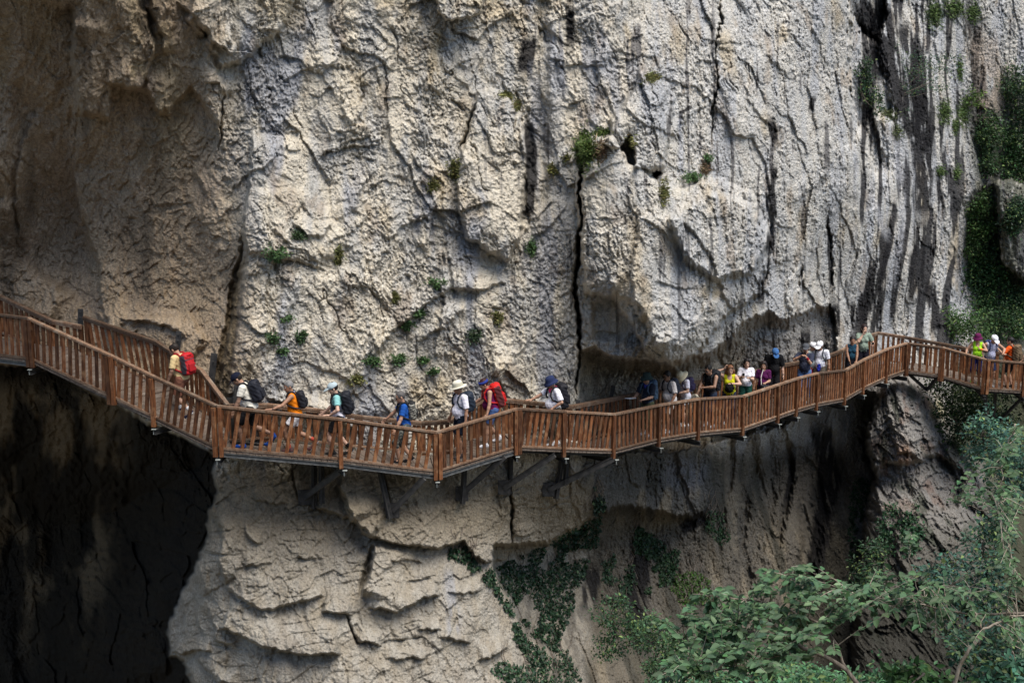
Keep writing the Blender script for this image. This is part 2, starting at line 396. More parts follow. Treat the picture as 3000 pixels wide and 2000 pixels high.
# right-hand side: recess beside the profile edge, boulder, far gully
block([(2485,-80),(2600,-80),(2590,60),(2575,130),(2520,100),(2490,40)], 2.0, 14)
block([(2490,40),(2575,130),(2600,240),(2620,360),(2560,330),(2500,420),(2490,250)], .9, 24)
shade_step([(2480,-80),(2490,60),(2488,200),(2495,300),(2530,400),(2580,560)][::-1], -1.2, 14, 90)
BOULD = [(2585,1130),(2640,1112),(2705,1122),(2750,1160),(2768,1230),(2820,1290),(2860,1380),(2900,1480),(2940,1700),(2960,2300),(2480,2300),(2520,1650),(2555,1500),(2560,1400),(2535,1300),(2560,1200)]
block(BOULD, -1.2, 22, -1.6, 120)
block([(2600,1120),(2700,1120),(2765,1200),(2760,1290),(2700,1345),(2640,1330),(2600,1260),(2590,1180)], -.3, 20, -.5, 60)
block([(2800,620),(2900,560),(2950,820),(3080,900),(3080,1300),(2780,1280),(2790,900)], 1.0, 60)
block([(2915,540),(2960,520),(3080,580),(3080,820),(3000,830),(2930,760)], -1.6, 20, -.6, 60)

block([(2590,1345),(2650,1360),(2760,1330),(2830,1400),(2800,1480),(2700,1500),(2600,1470),(2560,1420)], .9, 16)
block([(2640,1500),(2760,1490),(2860,1540),(2900,1660),(2800,1720),(2660,1700),(2620,1600)], -.5, 16)
block([(2780,1270),(2860,1340),(2930,1480),(2900,1520),(2820,1440),(2770,1340)], -.5, 14)
DSP += 1.5 * (1 - sstep(488, 660, PX)) * sstep(1380, 1560, PY)
# ---- relief
def zone(ctr):   # soft weight fields from control values
    return np.clip(rbf(ctr, PX, PY), 0, 1)
zl = 1 - sstep(560, 760, PX + (PY - 500) * -.12)                       # brown alcove
zr = sstep(1600, 2100, PX)                                             # fluted right-hand wall
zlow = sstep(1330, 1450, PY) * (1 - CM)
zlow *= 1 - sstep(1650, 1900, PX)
zl = zl * (1 - sstep(1050, 1200, PY))
wu = US + .35 * fbm(US * .8, VS * .8, 3, 31); wv = VS + .35 * fbm(US * .8, VS * .8, 3, 32)
lean = wu + .25 * wv
BIG = .42 * fbm(wu * .22, wv * .11, 4, 1) + .09 * ridge(lean * .8, wv * .22, 3, 5)
f0, e0 = facet((wu + .35 * wv) * .42, (wv - .2 * wu) * .26, 2, .9, down=.25)
f1, e1 = facet(lean * 1.0, wv * .6, 3, .8, down=.5)
f2, e2 = facet(lean * 2.6, wv * 1.7, 4, .9, down=.8)
f3, e3 = facet((wu - .2 * wv) * 6.2, wv * 3.1, 6, 1.0, down=.9)
f4, e4 = facet((wu + .3 * wv) * 12., wv * 7., 8, 1.0, down=.9)
flute = ridge(wu * 1.9 + .2 * fbm(US, VS * .4, 2, 41), wv * .3, 3, 44)
fine = fbm(US * 9, VS * 7, 3, 51)
pit = ridge(lean * 3.4, wv * 1.9, 3, 61)
patch = sstep(-.25, .25, fbm(US * .45, VS * .4, 3, 71))               # rough against smooth rock
mid = (1 - zl) * (1 - zlow)
REL = BIG
pits = sstep(.12, .42, gn(wu * 9.5 + .4 * wv, wv * 6.5, 63)) + .8 * sstep(.1, .4, gn(wu * 17, wv * 12, 64))
calm = sstep(-.12, .2, fbm(US * .5, VS * .35, 3, 72))                   # calmer slabs
REL = REL + (.05 + .12 * mid) * f0 + (.05 + .03 * mid) * f1 + (.015 + .028 * mid * (.3 + .7 * patch)) * f2 * (1 - .4 * zl)
REL = REL + (.010 + .034 * mid * (.4 + .6 * patch) * (1 - .8 * calm)) * f3 + (.005 + .032 * mid * (1 - .7 * calm)) * f4
REL = REL + .075 * zr * flute - .035 * mid * pits * (1 - .55 * calm) + (.010 + .02 * mid) * fine + .024 * mid * ridge(wu * 6.5, wv * 1.0, 2, 46)
for k_, (ua, va, dp, wdt) in enumerate([(.9, .16, .16, .022), (1.7, .5, .08, .02), (.5, .9, .09, .012)]):
    q_ = np.abs(gn(lean * ua + .3 * fbm(US * 1.3, VS * .9, 3, 180 + k_), wv * va + .1 * fbm(US * 2, VS * 2, 2, 184 + k_), 188 + k_))
    REL = REL - dp * mid * (1 - sstep(0, wdt, q_)) * sstep(-.05, .2, fbm(US * .7, VS * .4, 3, 192 + k_))
rl = random.Random(5)
DSP2 = DSP; DSP = np.zeros(SH)
for q in range(120):                                                   # broken lips, each one a short step in the face
    x = rl.uniform(660, 2700); y = rl.uniform(-60, 1200); big = rl.random() < .25
    n_ = rl.randint(3, 6); an_ = R(rl.choice([100, 110, 80, 60, 125, 150, 20]) + rl.uniform(-15, 15)); ln_ = rl.uniform(22, 50) * (1.6 if big else 1); pp = [(x, y)]
    for k in range(n_): an_ += rl.uniform(-.5, .5); x += ln_ * math.cos(an_); y += ln_ * math.sin(an_); pp.append((x, y))
    if rl.random() < .7 and math.cos(an_) > 0: pp = pp[::-1]
    shade_step(pp, rl.uniform(.07, .15) * (1.5 if big else 1), 5, rl.uniform(35, 110))
DSP = DSP2 + DSP
for pp, am, fd in [([(281,351),(223,332),(223,255),(204,185),(210,115),(220,38)], .55, 120), ([(510,338),(472,344),(427,274),(395,261),(344,252),(300,240)], .4, 110), ([(469,166),(472,102),(453,51),(418,13)], .3, 90),
                   ([(695,147),(676,160),(612,121),(574,51),(504,0)], .4, 110), ([(650,287),(644,242),(587,236)], .25, 60), ([(638,446),(638,357),(650,287)], .2, 60), ([(330,1000),(300,900),(290,760),(230,620),(215,480)], .45, 130), ([(60,760),(45,600),(60,420),(120,300)], .3, 90),
                   ([(430,640),(390,560),(370,500)], .15, 60), ([(620,760),(590,660),(600,560),(560,500)], .15, 70), ([(420,620),(480,640),(500,600)], .12, 40), ([(560,1000),(500,960),(420,940),(300,915)], .3, 60),
                   ([(1560,700),(1540,560),(1530,440),(1525,340)], .3, 70), ([(1290,560),(1260,640),(1250,760)], .25, 60), ([(1500,820),(1420,850),(1330,840),(1240,900),(1160,960),(1080,1060)], .3, 70), ([(1380,880),(1300,960),(1200,1010)], .2, 50), ([(1420,480),(1350,450),(1280,400),(1240,330)][::-1], .2, 70), ([(980,640),(940,700),(900,690),(850,640)], .2, 60), ([(760,740),(860,760),(960,790)][::-1], .22, 50)]:
    shade_step(pp, am, 7, fd)
# lower lip: low plates with horizontal ledges
ledge = np.abs(gn(US * .9 + .5 * fbm(US, VS, 2, 81), VS * 3.2 - US * .5, 82))
REL = REL + zlow * (.05 * facet(US * 1.4, VS * 2.2 - US * .5, 88, .6, down=.7)[0] + .022 * f3 * patch + .016 * fbm(US * 11, VS * 11, 3, 89) - .02 * sstep(.15, .4, gn(US * 10, VS * 13, 85)))
REL = REL + zlow * (.07 * sstep(0, .12, ledge) * sstep(-.1, .3, fbm(US * .7, VS * .7, 2, 83)) + .05 * fbm(US * 2.4, VS * 2.4, 4, 84))
# alcove: long hanging folds and slanting ribs
fold = ridge(US * .9 - .35 * VS, VS * .28, 3, 86)
REL = REL + zl * (.02 * f2 + .02 * fine - .02 * pits + .16 * fold + .05 * fbm(US * 3.3, VS * 2.2, 4, 87) + .03 * f3)
ss_, sds = poly([(722,730),(704,860),(692,960),(674,1100),(690,1330),(612,1330),(624,1150),(640,1020),(662,900),(700,780)], 20)
stripm = sstep(-8, 8, sds)
REL[ss_] += stripm * .10 * ridge(US[ss_] * 5.5 + .15 * VS[ss_], VS[ss_] * .7, 3, 160)
REL = REL + zlow * (1 - sstep(610, 700, PX)) * .11 * ridge(US * 2.6 - .3 * VS, VS * .8, 3, 161)
sbb, sdbb = poly(BOULD, 60); bm = sstep(-60, 0, sdbb)
REL[sbb] += bm * (.22 * facet(US[sbb] * .9, VS[sbb] * 1.1, 170, .8, down=.6)[0] + .12 * facet(US[sbb] * 2.2, VS[sbb] * 2.4, 171, .8, down=.6)[0] + .05 * f3[sbb])
REL += CM * (.9 * fbm(US * .55, VS * .35, 4, 172) + .25 * f1 + .10 * f2)
YD = YB + DSP - REL
dx = (PX - 1500) / FPX; dy = (1000 - PY) / FPX
DY = CF[1] + dy * CU[1]; DZ = CF[2] + dy * CU[2]
VX = dx / DY * YD; VZ = CAMZ + DZ / DY * YD
WALLV = np.stack([VX, YD, VZ], -1)

# ---- rock colour (stains, lichen, water marks; shade painted into cave and lower right)
def mix(a, b, t): return a + (np.array(b) - a) * t[..., None]
cream = np.array([.60, .54, .435]); grey = np.array([.47, .45, .41]); blue = np.array([.315, .325, .355]); ochre = np.array([.47, .36, .20]); brown = np.array([.27, .205, .14]); tan = np.array([.40, .325, .225]); black = np.array([.018, .017, .018])
n1 = fbm(US * .35, VS * .2, 4, 101); n2 = fbm(US * 1.3, VS * .35, 4, 102); n3 = fbm(US * 3, VS * 2.2, 4, 103)
C = np.zeros(SH + (3,)) + cream
C = mix(C, grey, sstep(-.2, .35, n2 + .3 * n3))
C = mix(C, blue, .75 * sstep(.12, .4, fbm(US * .8, VS * .22, 4, 105) + .12 * zr))
C = mix(C, [.53, .53, .52], .5 * zr)
C = mix(C, ochre, .5 * sstep(.2, .5, fbm(US * .6, VS * .4, 4, 106)))
C = mix(C, brown * 1.1, .5 * mid * sstep(.18, .45, fbm(US * 1.1, VS * .7, 4, 107)))
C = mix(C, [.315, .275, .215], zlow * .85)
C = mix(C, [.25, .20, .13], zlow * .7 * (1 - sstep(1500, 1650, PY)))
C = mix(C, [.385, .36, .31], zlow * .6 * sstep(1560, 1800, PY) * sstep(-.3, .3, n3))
C = mix(C, [.42, .31, .20], zl * .85)
C = mix(C, ochre * .8, zl * .5 * sstep(.05, .4, fbm(US * .6, VS * .3, 3, 108)) * (1 - sstep(300, 700, PY)))
C = mix(C, brown * .55, zl * .7 * sstep(.1, .4, fbm(US * .7, VS * .22, 3, 109)))
C = mix(C, [.014, .011, .008], CM * .97)  # darkness of the cave painted into the rock colour
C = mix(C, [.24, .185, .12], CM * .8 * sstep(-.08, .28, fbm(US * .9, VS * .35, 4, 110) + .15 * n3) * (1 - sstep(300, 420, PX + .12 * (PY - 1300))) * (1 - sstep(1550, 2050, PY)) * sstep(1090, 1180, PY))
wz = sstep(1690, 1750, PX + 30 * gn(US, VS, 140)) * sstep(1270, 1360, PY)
C = mix(C, [.115, .098, .072], wz * .9)  # shade of the lower-right recess painted in as darker rock
C = mix(C, [.11, .11, .105], wz * (1 - sstep(2060, 2110, PX)) * (1 - sstep(1480, 1540, PY)) * .8)  # dim grey below the walkway, its shade put into the colour
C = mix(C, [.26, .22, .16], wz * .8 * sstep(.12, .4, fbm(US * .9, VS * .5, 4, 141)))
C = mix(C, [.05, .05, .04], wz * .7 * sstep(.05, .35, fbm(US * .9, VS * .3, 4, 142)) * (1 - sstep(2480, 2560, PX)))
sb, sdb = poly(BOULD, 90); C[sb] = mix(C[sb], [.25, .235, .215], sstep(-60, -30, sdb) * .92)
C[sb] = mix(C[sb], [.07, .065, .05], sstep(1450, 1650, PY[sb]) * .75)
C[sb] = mix(C[sb], [.20, .10, .06], sstep(-4, 10, sdb) * .4 * (1 - sstep(1450, 1550, PY[sb])) * sstep(.1, .35, fbm(US[sb] * .9, VS[sb] * .9, 4, 143)))
C[sb] = mix(C[sb], [.06, .07, .05], sstep(-4, 10, sdb) * .7 * sstep(.1, .35, fbm(US[sb] * 1.1, VS[sb] * .8, 4, 144)))
C = mix(C, [.06, .065, .04], sstep(2780, 2850, PX - .05 * PY) * sstep(200, 330, PY) * .85 * sstep(-.3, .1, n3 + .2))
C = mix(C, [.17, .15, .12], sstep(1480, 1560, PX) * (1 - sstep(1690, 1720, PX)) * sstep(1620, 1700, PY) * .85 * sstep(-.25, .15, n3))
sr, sdr = poly(RECESS, 20); C[sr] = mix(C[sr], [.30, .245, .165], sstep(-4, 10, sdr) * .75 * (1 - .6 * sstep(2150, 2250, PX[sr])) * (.55 + .45 * sstep(1780, 1850, PX[sr])))
C[sr] = mix(C[sr], [.29, .275, .255], sstep(-4, 10, sdr) * .7 * sstep(2150, 2250, PX[sr]))
C[ss_] = mix(C[ss_], [.15, .11, .06], stripm * .8)
C = mix(C, [.03, .029, .024], wz * .8 * sstep(1700, 1850, PY) * sstep(2150, 2300, PX))  # near-black shade painted on the rock behind the near tree
C = mix(C, [.04, .045, .025], sstep(2770, 2800, PX) * sstep(1040, 1080, PY) * (1 - sstep(1300, 1400, PY)) * .9)
# water streaks of the right-hand wall, running down with a slant
strk = sstep(2470, 2530, PX + .02 * (PY - 400)) * (1 - sstep(2800, 2900, PX)) * (1 - sstep(1000, 1080, PY))
sl_ = PX + .10 * (PY - 500) * sstep(600, 900, PY) + 8 * fbm(US * .5, VS * .5, 2, 150)
st1 = fbm(sl_ / 34., PY / 420., 3, 151) + .25 * fbm(sl_ / 9., PY / 160., 2, 152)
C = mix(C, [.44, .45, .47], strk * .6 * sstep(-.1, -.3, st1) if False else strk * .6 * sstep(.1, .35, -st1))
C = mix(C, [.035, .034, .037], strk * .93 * sstep(.07, .17, st1))
st2 = fbm(PX / 26. + .3 * fbm(US, VS * .4, 2, 154), PY / 300., 3, 153)
C = mix(C, [.10, .098, .10], .75 * sstep(1500, 1700, PX) * (1 - strk) * (1 - sstep(1000, 1060, PY)) * sstep(.30, .42, st2))
C = mix(C, [.16, .15, .145], .6 * sstep(1200, 1500, PX) * (1 - strk) * (1 - sstep(500, 700, PY)) * sstep(.24, .40, st2))
BX = PX + 10 * fbm(US * 1.5, VS * .5, 3, 120); BY = PY
def stain(pts, wid, col, amt, seed=0, edge=.5):
    s = winbox(pts, wid * 3)
    d, tt = seg_d(BX[s], BY[s], pts, False); n = len(pts) - 1
    m = (1 - sstep(wid * (.55 if edge >= .5 else edge), wid * (.95 if edge >= .5 else 1.3), d + wid * .25 * gn(US[s] * 7, VS[s] * 1.5, 220))) * sstep(-.42, -.22, fbm(US[s] * 2.5, VS[s] * .8, 3, 200 + seed) + .05 * gn(US[s] * 12, VS[s] * 6, 210)) * np.clip(np.minimum(tt, n - tt) * 3 + .3, 0, 1)
    C[s] = mix(C[s], col, m * amt)
for i, (pts, wd) in enumerate([
    ([(1552,110),(1545,160),(1535,220)], 20), ([(1550,360),(1560,440),(1553,560),(1545,640)], 14),
    ([(1672,0),(1670,150)], 12), ([(2030,310),(1995,330),(1985,420)], 5), ([(2255,340),(2275,430)], 9), ([(2262,680),(2255,740)], 14), ([(2235,800),(2225,900)], 9),
    ([(2270,480),(2262,560),(2270,640)], 7), ([(2385,280),(2375,330)], 7), ([(2425,620),(2440,880)], 6),
    ([(2520,0),(2560,110),(2590,250)], 22), ([(2585,0),(2600,120),(2640,300),(2690,420)], 22), ([(2640,60),(2670,180),(2700,330),(2720,450)], 20), ([(2700,380),(2705,520),(2700,640)], 24),
    ([(2700,640),(2690,760),(2680,900)], 18), ([(2745,500),(2760,640)], 9), ([(2560,760),(2545,870),(2520,960)], 13), ([(2600,660),(2580,800),(2570,930),(2560,980)], 15), ([(2640,700),(2625,800),(2610,950)], 8),
    ([(2720,820),(2735,900),(2740,980)], 13), ([(2440,880),(2450,960)], 10), ([(2500,880),(2490,950)], 8), ([(2850,50),(2870,250),(2880,400)], 16),
    ([(2360,960),(2350,1040)], 14), ([(2405,1000),(2400,1060)], 16), ([(2140,940),(2135,1010)], 10)]):
    stain(pts, wd * 1.5, black * 1.3, .95, i)
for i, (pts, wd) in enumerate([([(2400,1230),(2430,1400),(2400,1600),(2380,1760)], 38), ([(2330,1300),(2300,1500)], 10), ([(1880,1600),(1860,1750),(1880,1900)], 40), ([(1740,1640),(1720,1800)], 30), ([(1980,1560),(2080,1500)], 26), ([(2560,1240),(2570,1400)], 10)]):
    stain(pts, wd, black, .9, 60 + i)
for i, (pts, wd, c) in enumerate([([(1290,60),(1270,180),(1265,260)], 22, ochre), ([(2640,1300),(2660,1360)], 30, [.38,.22,.14]), ([(2740,1170),(2755,1230)], 22, [.42,.38,.2]), ([(2050,850),(2120,860)], 26, ochre), ([(1900,600),(1850,700)], 20, cream * 1.1), ([(1560,200),(1580,400)], 26, blue * 1.25), ([(1620,60),(1640,300)], 30, blue * 1.2), ([(1990,340),(1995,430),(1990,520)], 12, blue * 1.3),
    ([(1790,430),(1770,470)], 30, cream * 1.15), ([(1930,560),(2000,570)], 18, cream * 1.15), ([(1500,270),(1470,290)], 14, cream * 1.2), ([(1545,700),(1540,820)], 18, blue * 1.15),
    ([(2620,380),(2640,560)], 16, [.5,.5,.52]), ([(2560,580),(2600,700)], 14, [.5,.5,.52]), ([(2650,560),(2640,700),(2620,840)], 8, [.5,.5,.52]), ([(2860,100),(2920,250),(2900,330)], 60, [.42,.34,.27]), ([(1950,1350),(2060,1420)], 60, [.22,.22,.24]), ([(1310,1660),(1330,1800),(1330,1860)], 22, blue), ([(400,180),(410,230)], 30, ochre), ([(350,560),(330,620)], 30, [.42,.34,.25])]):
    stain(pts, wd, np.array(c), .6, 90 + i, .2)
C *= (1 + .16 * n3 + .10 * fbm(US * 12, VS * 10, 2, 130))[..., None]
C = np.clip(C, .01, .85)
SPK = np.clip(1 - .55 * calm * mid - .5 * zlow - .35 * zl, .2, 1)[..., None]
C = np.concatenate([C, SPK], -1)

def rock_mat():
    m, nt, b = mat_new('limestone')
    L = nt.links.new
    at_ = N(nt, 'ShaderNodeAttribute', attribute_name='Col')
    tc = N(nt, 'ShaderNodeTexCoord')
    mpg = N(nt, 'ShaderNodeMapping'); mpg.inputs['Scale'].default_value = (1, 1, .7); L(tc.outputs['Object'], mpg.inputs[0])
    n1 = N(nt, 'ShaderNodeTexNoise'); n1.inputs['Scale'].default_value = 13; n1.inputs['Detail'].default_value = 6; n1.inputs['Roughness'].default_value = .75
    n2 = N(nt, 'ShaderNodeTexNoise'); n2.inputs['Scale'].default_value = 24; n2.inputs['Detail'].default_value = 4; n2.inputs['Roughness'].default_value = .8
    mp = N(nt, 'ShaderNodeMapRange'); mp.inputs[1].default_value = .35; mp.inputs[2].default_value = .62; mp.inputs[3].default_value = .52; mp.inputs[4].default_value = 1.42
    mx = N(nt, 'ShaderNodeVectorMath', operation='SCALE')
    L(mpg.outputs[0], n1.inputs['Vector']); L(mpg.outputs[0], n2.inputs['Vector']); L(n1.outputs[0], mp.inputs[0]); L(at_.outputs['Color'], mx.inputs[0]); mo = N(nt, 'ShaderNodeMath', operation='SUBTRACT'); mo.inputs[1].default_value = 1; L(mp.outputs[0], mo.inputs[0]); mo2 = N(nt, 'ShaderNodeMath', operation='MULTIPLY_ADD'); mo2.inputs[2].default_value = 1; L(mo.outputs[0], mo2.inputs[0]); L(at_.outputs['Alpha'], mo2.inputs[1]); L(mo2.outputs[0], mx.inputs['Scale'])
    # brown weathering flecks
    r2 = N(nt, 'ShaderNodeMapRange'); r2.inputs[1].default_value = .52; r2.inputs[2].default_value = .66; r2.inputs[3].default_value = 0; r2.inputs[4].default_value = .75
    mm = N(nt, 'ShaderNodeMix', data_type='RGBA', blend_type='MULTIPLY'); mm.inputs['B'].default_value = (.40, .33, .26, 1)
    L(n2.outputs[0], r2.inputs[0]); ml = N(nt, 'ShaderNodeMath', operation='MULTIPLY'); L(r2.outputs[0], ml.inputs[0]); L(at_.outputs['Alpha'], ml.inputs[1]); L(ml.outputs[0], mm.inputs['Factor']); L(mx.outputs[0], mm.inputs['A']); L(mm.outputs['Result'], b.inputs['Base Color'])
    vo = N(nt, 'ShaderNodeTexVoronoi', feature='F1'); vo.inputs['Scale'].default_value = 14; L(tc.outputs['Object'], vo.inputs['Vector'])
    ad = N(nt, 'ShaderNodeMath', operation='MULTIPLY_ADD'); ad.inputs[1].default_value = .6; L(vo.outputs['Distance'], ad.inputs[0]); L(n1.outputs[0], ad.inputs[2])
    bp = N(nt, 'ShaderNodeBump'); bp.inputs['Strength'].default_value = .8; bp.inputs['Distance'].default_value = .08
    L(ad.outputs[0], bp.inputs['Height']); L(bp.outputs[0], b.inputs['Normal'])
    b.inputs['Roughness'].default_value = .95; b.inputs['Specular IOR Level'].default_value = .1
    return m
M_ROCK = rock_mat()

def grid_faces(h, w):
    i = np.arange(h * w).reshape(h, w)
    return np.stack([i[:-1, :-1], i[1:, :-1], i[1:, 1:], i[:-1, 1:]], -1).reshape(-1, 4)

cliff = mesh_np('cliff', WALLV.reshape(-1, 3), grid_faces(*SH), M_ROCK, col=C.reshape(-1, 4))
tag(cliff, 'pale limestone gorge wall with brown alcove, hanging bulge and dark cave', 'cliff', kind='structure')

def wall_at(px, py):
    """point on the rock and its outward normal"""
    i = min(max(int(np.searchsorted(ax, px)), 2), SH[1] - 3); j = min(max(int(np.searchsorted(ay, py)), 2), SH[0] - 3)
    p = WALLV[j, i]
    n = np.cross(WALLV[j, i + 2] - WALLV[j, i - 2], WALLV[j - 2, i] - WALLV[j + 2, i]); n /= np.linalg.norm(n)
    if n[1] > 0: n = -n
    return p, n

# ---- the far side of the gorge behind the viewer, and the gorge floor
def sheet(name, fn, us, vs, mat, **kw):
    U_, V_ = np.meshgrid(us, vs); P = fn(U_, V_)
    return mesh_np(name, P.reshape(-1, 3), grid_faces(*U_.shape), mat, **kw)
gu = np.linspace(-90, 110, 160); gv = np.linspace(-4, 44, 60)
M_FAR = noisy('far_gorge_side', (.05, .06, .03), (.2, .18, .14), .6, .95, .5, dist=.3)
o = sheet('gorge_side', lambda a, b: np.stack([a, -16 + 2.5 * fbm(a * .1, b * .1, 4, 300) - .25 * b, b], -1), gu, gv, M_FAR); tag(o, 'wooded rock side of the gorge opposite the walkway', 'hillside', kind='structure')
M_GROUND = noisy('gorge_floor', (.06, .055, .04), (.16, .14, .11), .8, .95, .6, dist=.2)
o = sheet('ground', lambda a, b: np.stack([a, b, 1.2 * fbm(a * .12, b * .12, 4, 310) - 9 + .01 * a], -1), np.linspace(-400, 400, 200), np.linspace(-300, 500, 200), M_GROUND); tag(o, kind='structure')
print('cliff', SH, round(time.time() - T0, 1))
# ================================================================== the walkway
def wood_mat(name, c1, c2, c3, bump=.5):
    m, nt, b = mat_new(name); L = nt.links.new
    tc = N(nt, 'ShaderNodeTexCoord'); oi = N(nt, 'ShaderNodeObjectInfo')
    av = N(nt, 'ShaderNodeVectorMath', operation='ADD'); cm = N(nt, 'ShaderNodeCombineXYZ')
    ml = N(nt, 'ShaderNodeMath', operation='MULTIPLY'); ml.inputs[1].default_value = 37
    L(oi.outputs['Random'], ml.inputs[0]); L(ml.outputs[0], cm.inputs[0]); L(ml.outputs[0], cm.inputs[1]); L(tc.outputs['Object'], av.inputs[0]); L(cm.outputs[0], av.inputs[1])
    mp = N(nt, 'ShaderNodeMapping'); mp.inputs['Scale'].default_value = (1, 1, .12); L(av.outputs[0], mp.inputs[0])
    g = N(nt, 'ShaderNodeTexNoise'); g.inputs['Scale'].default_value = 30; g.inputs['Detail'].default_value = 4; L(mp.outputs[0], g.inputs['Vector'])
    k = N(nt, 'ShaderNodeTexNoise'); k.inputs['Scale'].default_value = 5; k.inputs['Detail'].default_value = 3; L(av.outputs[0], k.inputs['Vector'])
    r1 = N(nt, 'ShaderNodeValToRGB'); r1.color_ramp.elements[0].position = .35; r1.color_ramp.elements[1].position = .65
    r1.color_ramp.elements[0].color = (*c1, 1); r1.color_ramp.elements[1].color = (*c2, 1)
    L(g.outputs[0], r1.inputs[0])
    mr = N(nt, 'ShaderNodeMapRange'); mr.inputs[1].default_value = .5; mr.inputs[2].default_value = .75; L(k.outputs[0], mr.inputs[0])
    mx = N(nt, 'ShaderNodeMix', data_type='RGBA'); mx.inputs['B'].default_value = (*c3, 1)
    L(mr.outputs[0], mx.inputs['Factor']); L(r1.outputs[0], mx.inputs['A'])
    sc = N(nt, 'ShaderNodeMapRange'); sc.inputs[3].default_value = .5; sc.inputs[4].default_value = 1.45; L(oi.outputs['Random'], sc.inputs[0])
    vs = N(nt, 'ShaderNodeVectorMath', operation='SCALE'); L(mx.outputs['Result'], vs.inputs[0]); L(sc.outputs[0], vs.inputs['Scale']); L(vs.outputs[0], b.inputs['Base Color'])
    bp = N(nt, 'ShaderNodeBump'); bp.inputs['Strength'].default_value = bump; bp.inputs['Distance'].default_value = .01; L(g.outputs[0], bp.inputs['Height']); L(bp.outputs[0], b.inputs['Normal'])
    b.inputs['Roughness'].default_value = .6; b.inputs['Specular IOR Level'].default_value = .35
    return m
M_WOOD = wood_mat('stained_pine', (.072, .024, .009), (.215, .082, .030), (.27, .14, .068))
M_RAIL = wood_mat('weathered_rail', (.13, .07, .04), (.24, .15, .095), (.27, .21, .155))
M_DECK = wood_mat('deck_boards', (.17, .125, .095), (.28, .215, .17), (.34, .29, .24))
M_STEEL = noisy('dull_steel', (.06, .062, .062), (.13, .133, .13), 9, .55, .15, spec=.5)
M_DSTEEL = noisy('dark_steel', (.030, .030, .030), (.075, .07, .065), 7, .6, .2, spec=.4)
M_GALV = noisy('galvanised_steel', (.25, .27, .25), (.42, .44, .40), 14, .45, .1, spec=.5)

FP = np.array([at(x, yb, Y) for x, yt, yb, Y in FRONT])
FH = []
for (x, yt, yb, Y), p in zip(FRONT, FP):
    lo, hi = .5, 1.5
    for _ in range(30):
        h = (lo + hi) / 2
        if proj(p + [0, 0, h])[1] < yt: hi = h
        else: lo = h
    FH.append(h)
BT = np.array([at(x, yt, Y) for x, yt, H, Y in BACK])        # top of the rail on the rock side
BH = np.array([b[2] for b in BACK])
BP = BT - np.stack([BH * 0, BH * 0, BH], -1)
DECKDROP = .07

def on_line(P, t):
    i = int(min(max(t, 0), len(P) - 1.0001)); return P[i] + (P[i + 1] - P[i]) * (t - i)

def near_line(P, q):
    best = (1e9, 0)
    for i in range(len(P) - 1):
        a = P[i][:2]; d = P[i + 1][:2] - a; t = min(max(((q[:2] - a) @ d) / (d @ d + 1e-12), 0), 1)
        e = np.hypot(*(q[:2] - a - d * t))
        if e < best[0]: best = (e, i + t)
    return best

def deck_at(tf, frac):
    f = on_line(FP, tf); e, tb = near_line(BP, f); g = on_line(BP, tb).copy(); g[2] = f[2]
    p = f + (g - f) * frac; p[2] = f[2] - DECKDROP
    return p

def stand(px, frac):
    """the point of the deck that the photograph shows at column px, frac of the way to the rock side"""
    best = None
    for t in np.arange(0, len(FP) - 1, .01):
        p = deck_at(t, frac); e = abs(proj(p)[0] - px)
        if best is None or e < best[0]: best = (e, p)
    return best[1]

def deck_z(x, y):
    e, t = near_line(FP, np.array([x, y])); return on_line(FP, t)[2] - DECKDROP

walk = empty('walkway', tuple(np.round(FP[6], 3)))
tag(walk, 'long reddish brown wooden walkway with slatted railings bolted along the limestone gorge wall', 'walkway')
WO = Vector(walk.location)

def place(mb, name, mat, parent, org, smooth=False):
    """build a mesh whose origin is org (world) under parent (world position known through matrix)"""
    o = mb.build(name, mat, None, smooth, off=org)
    o.parent = parent
    o.location = Vector(org) - WP[parent.name]
    WP[o.name] = Vector(org)
    return o
WP = {walk.name: WO}

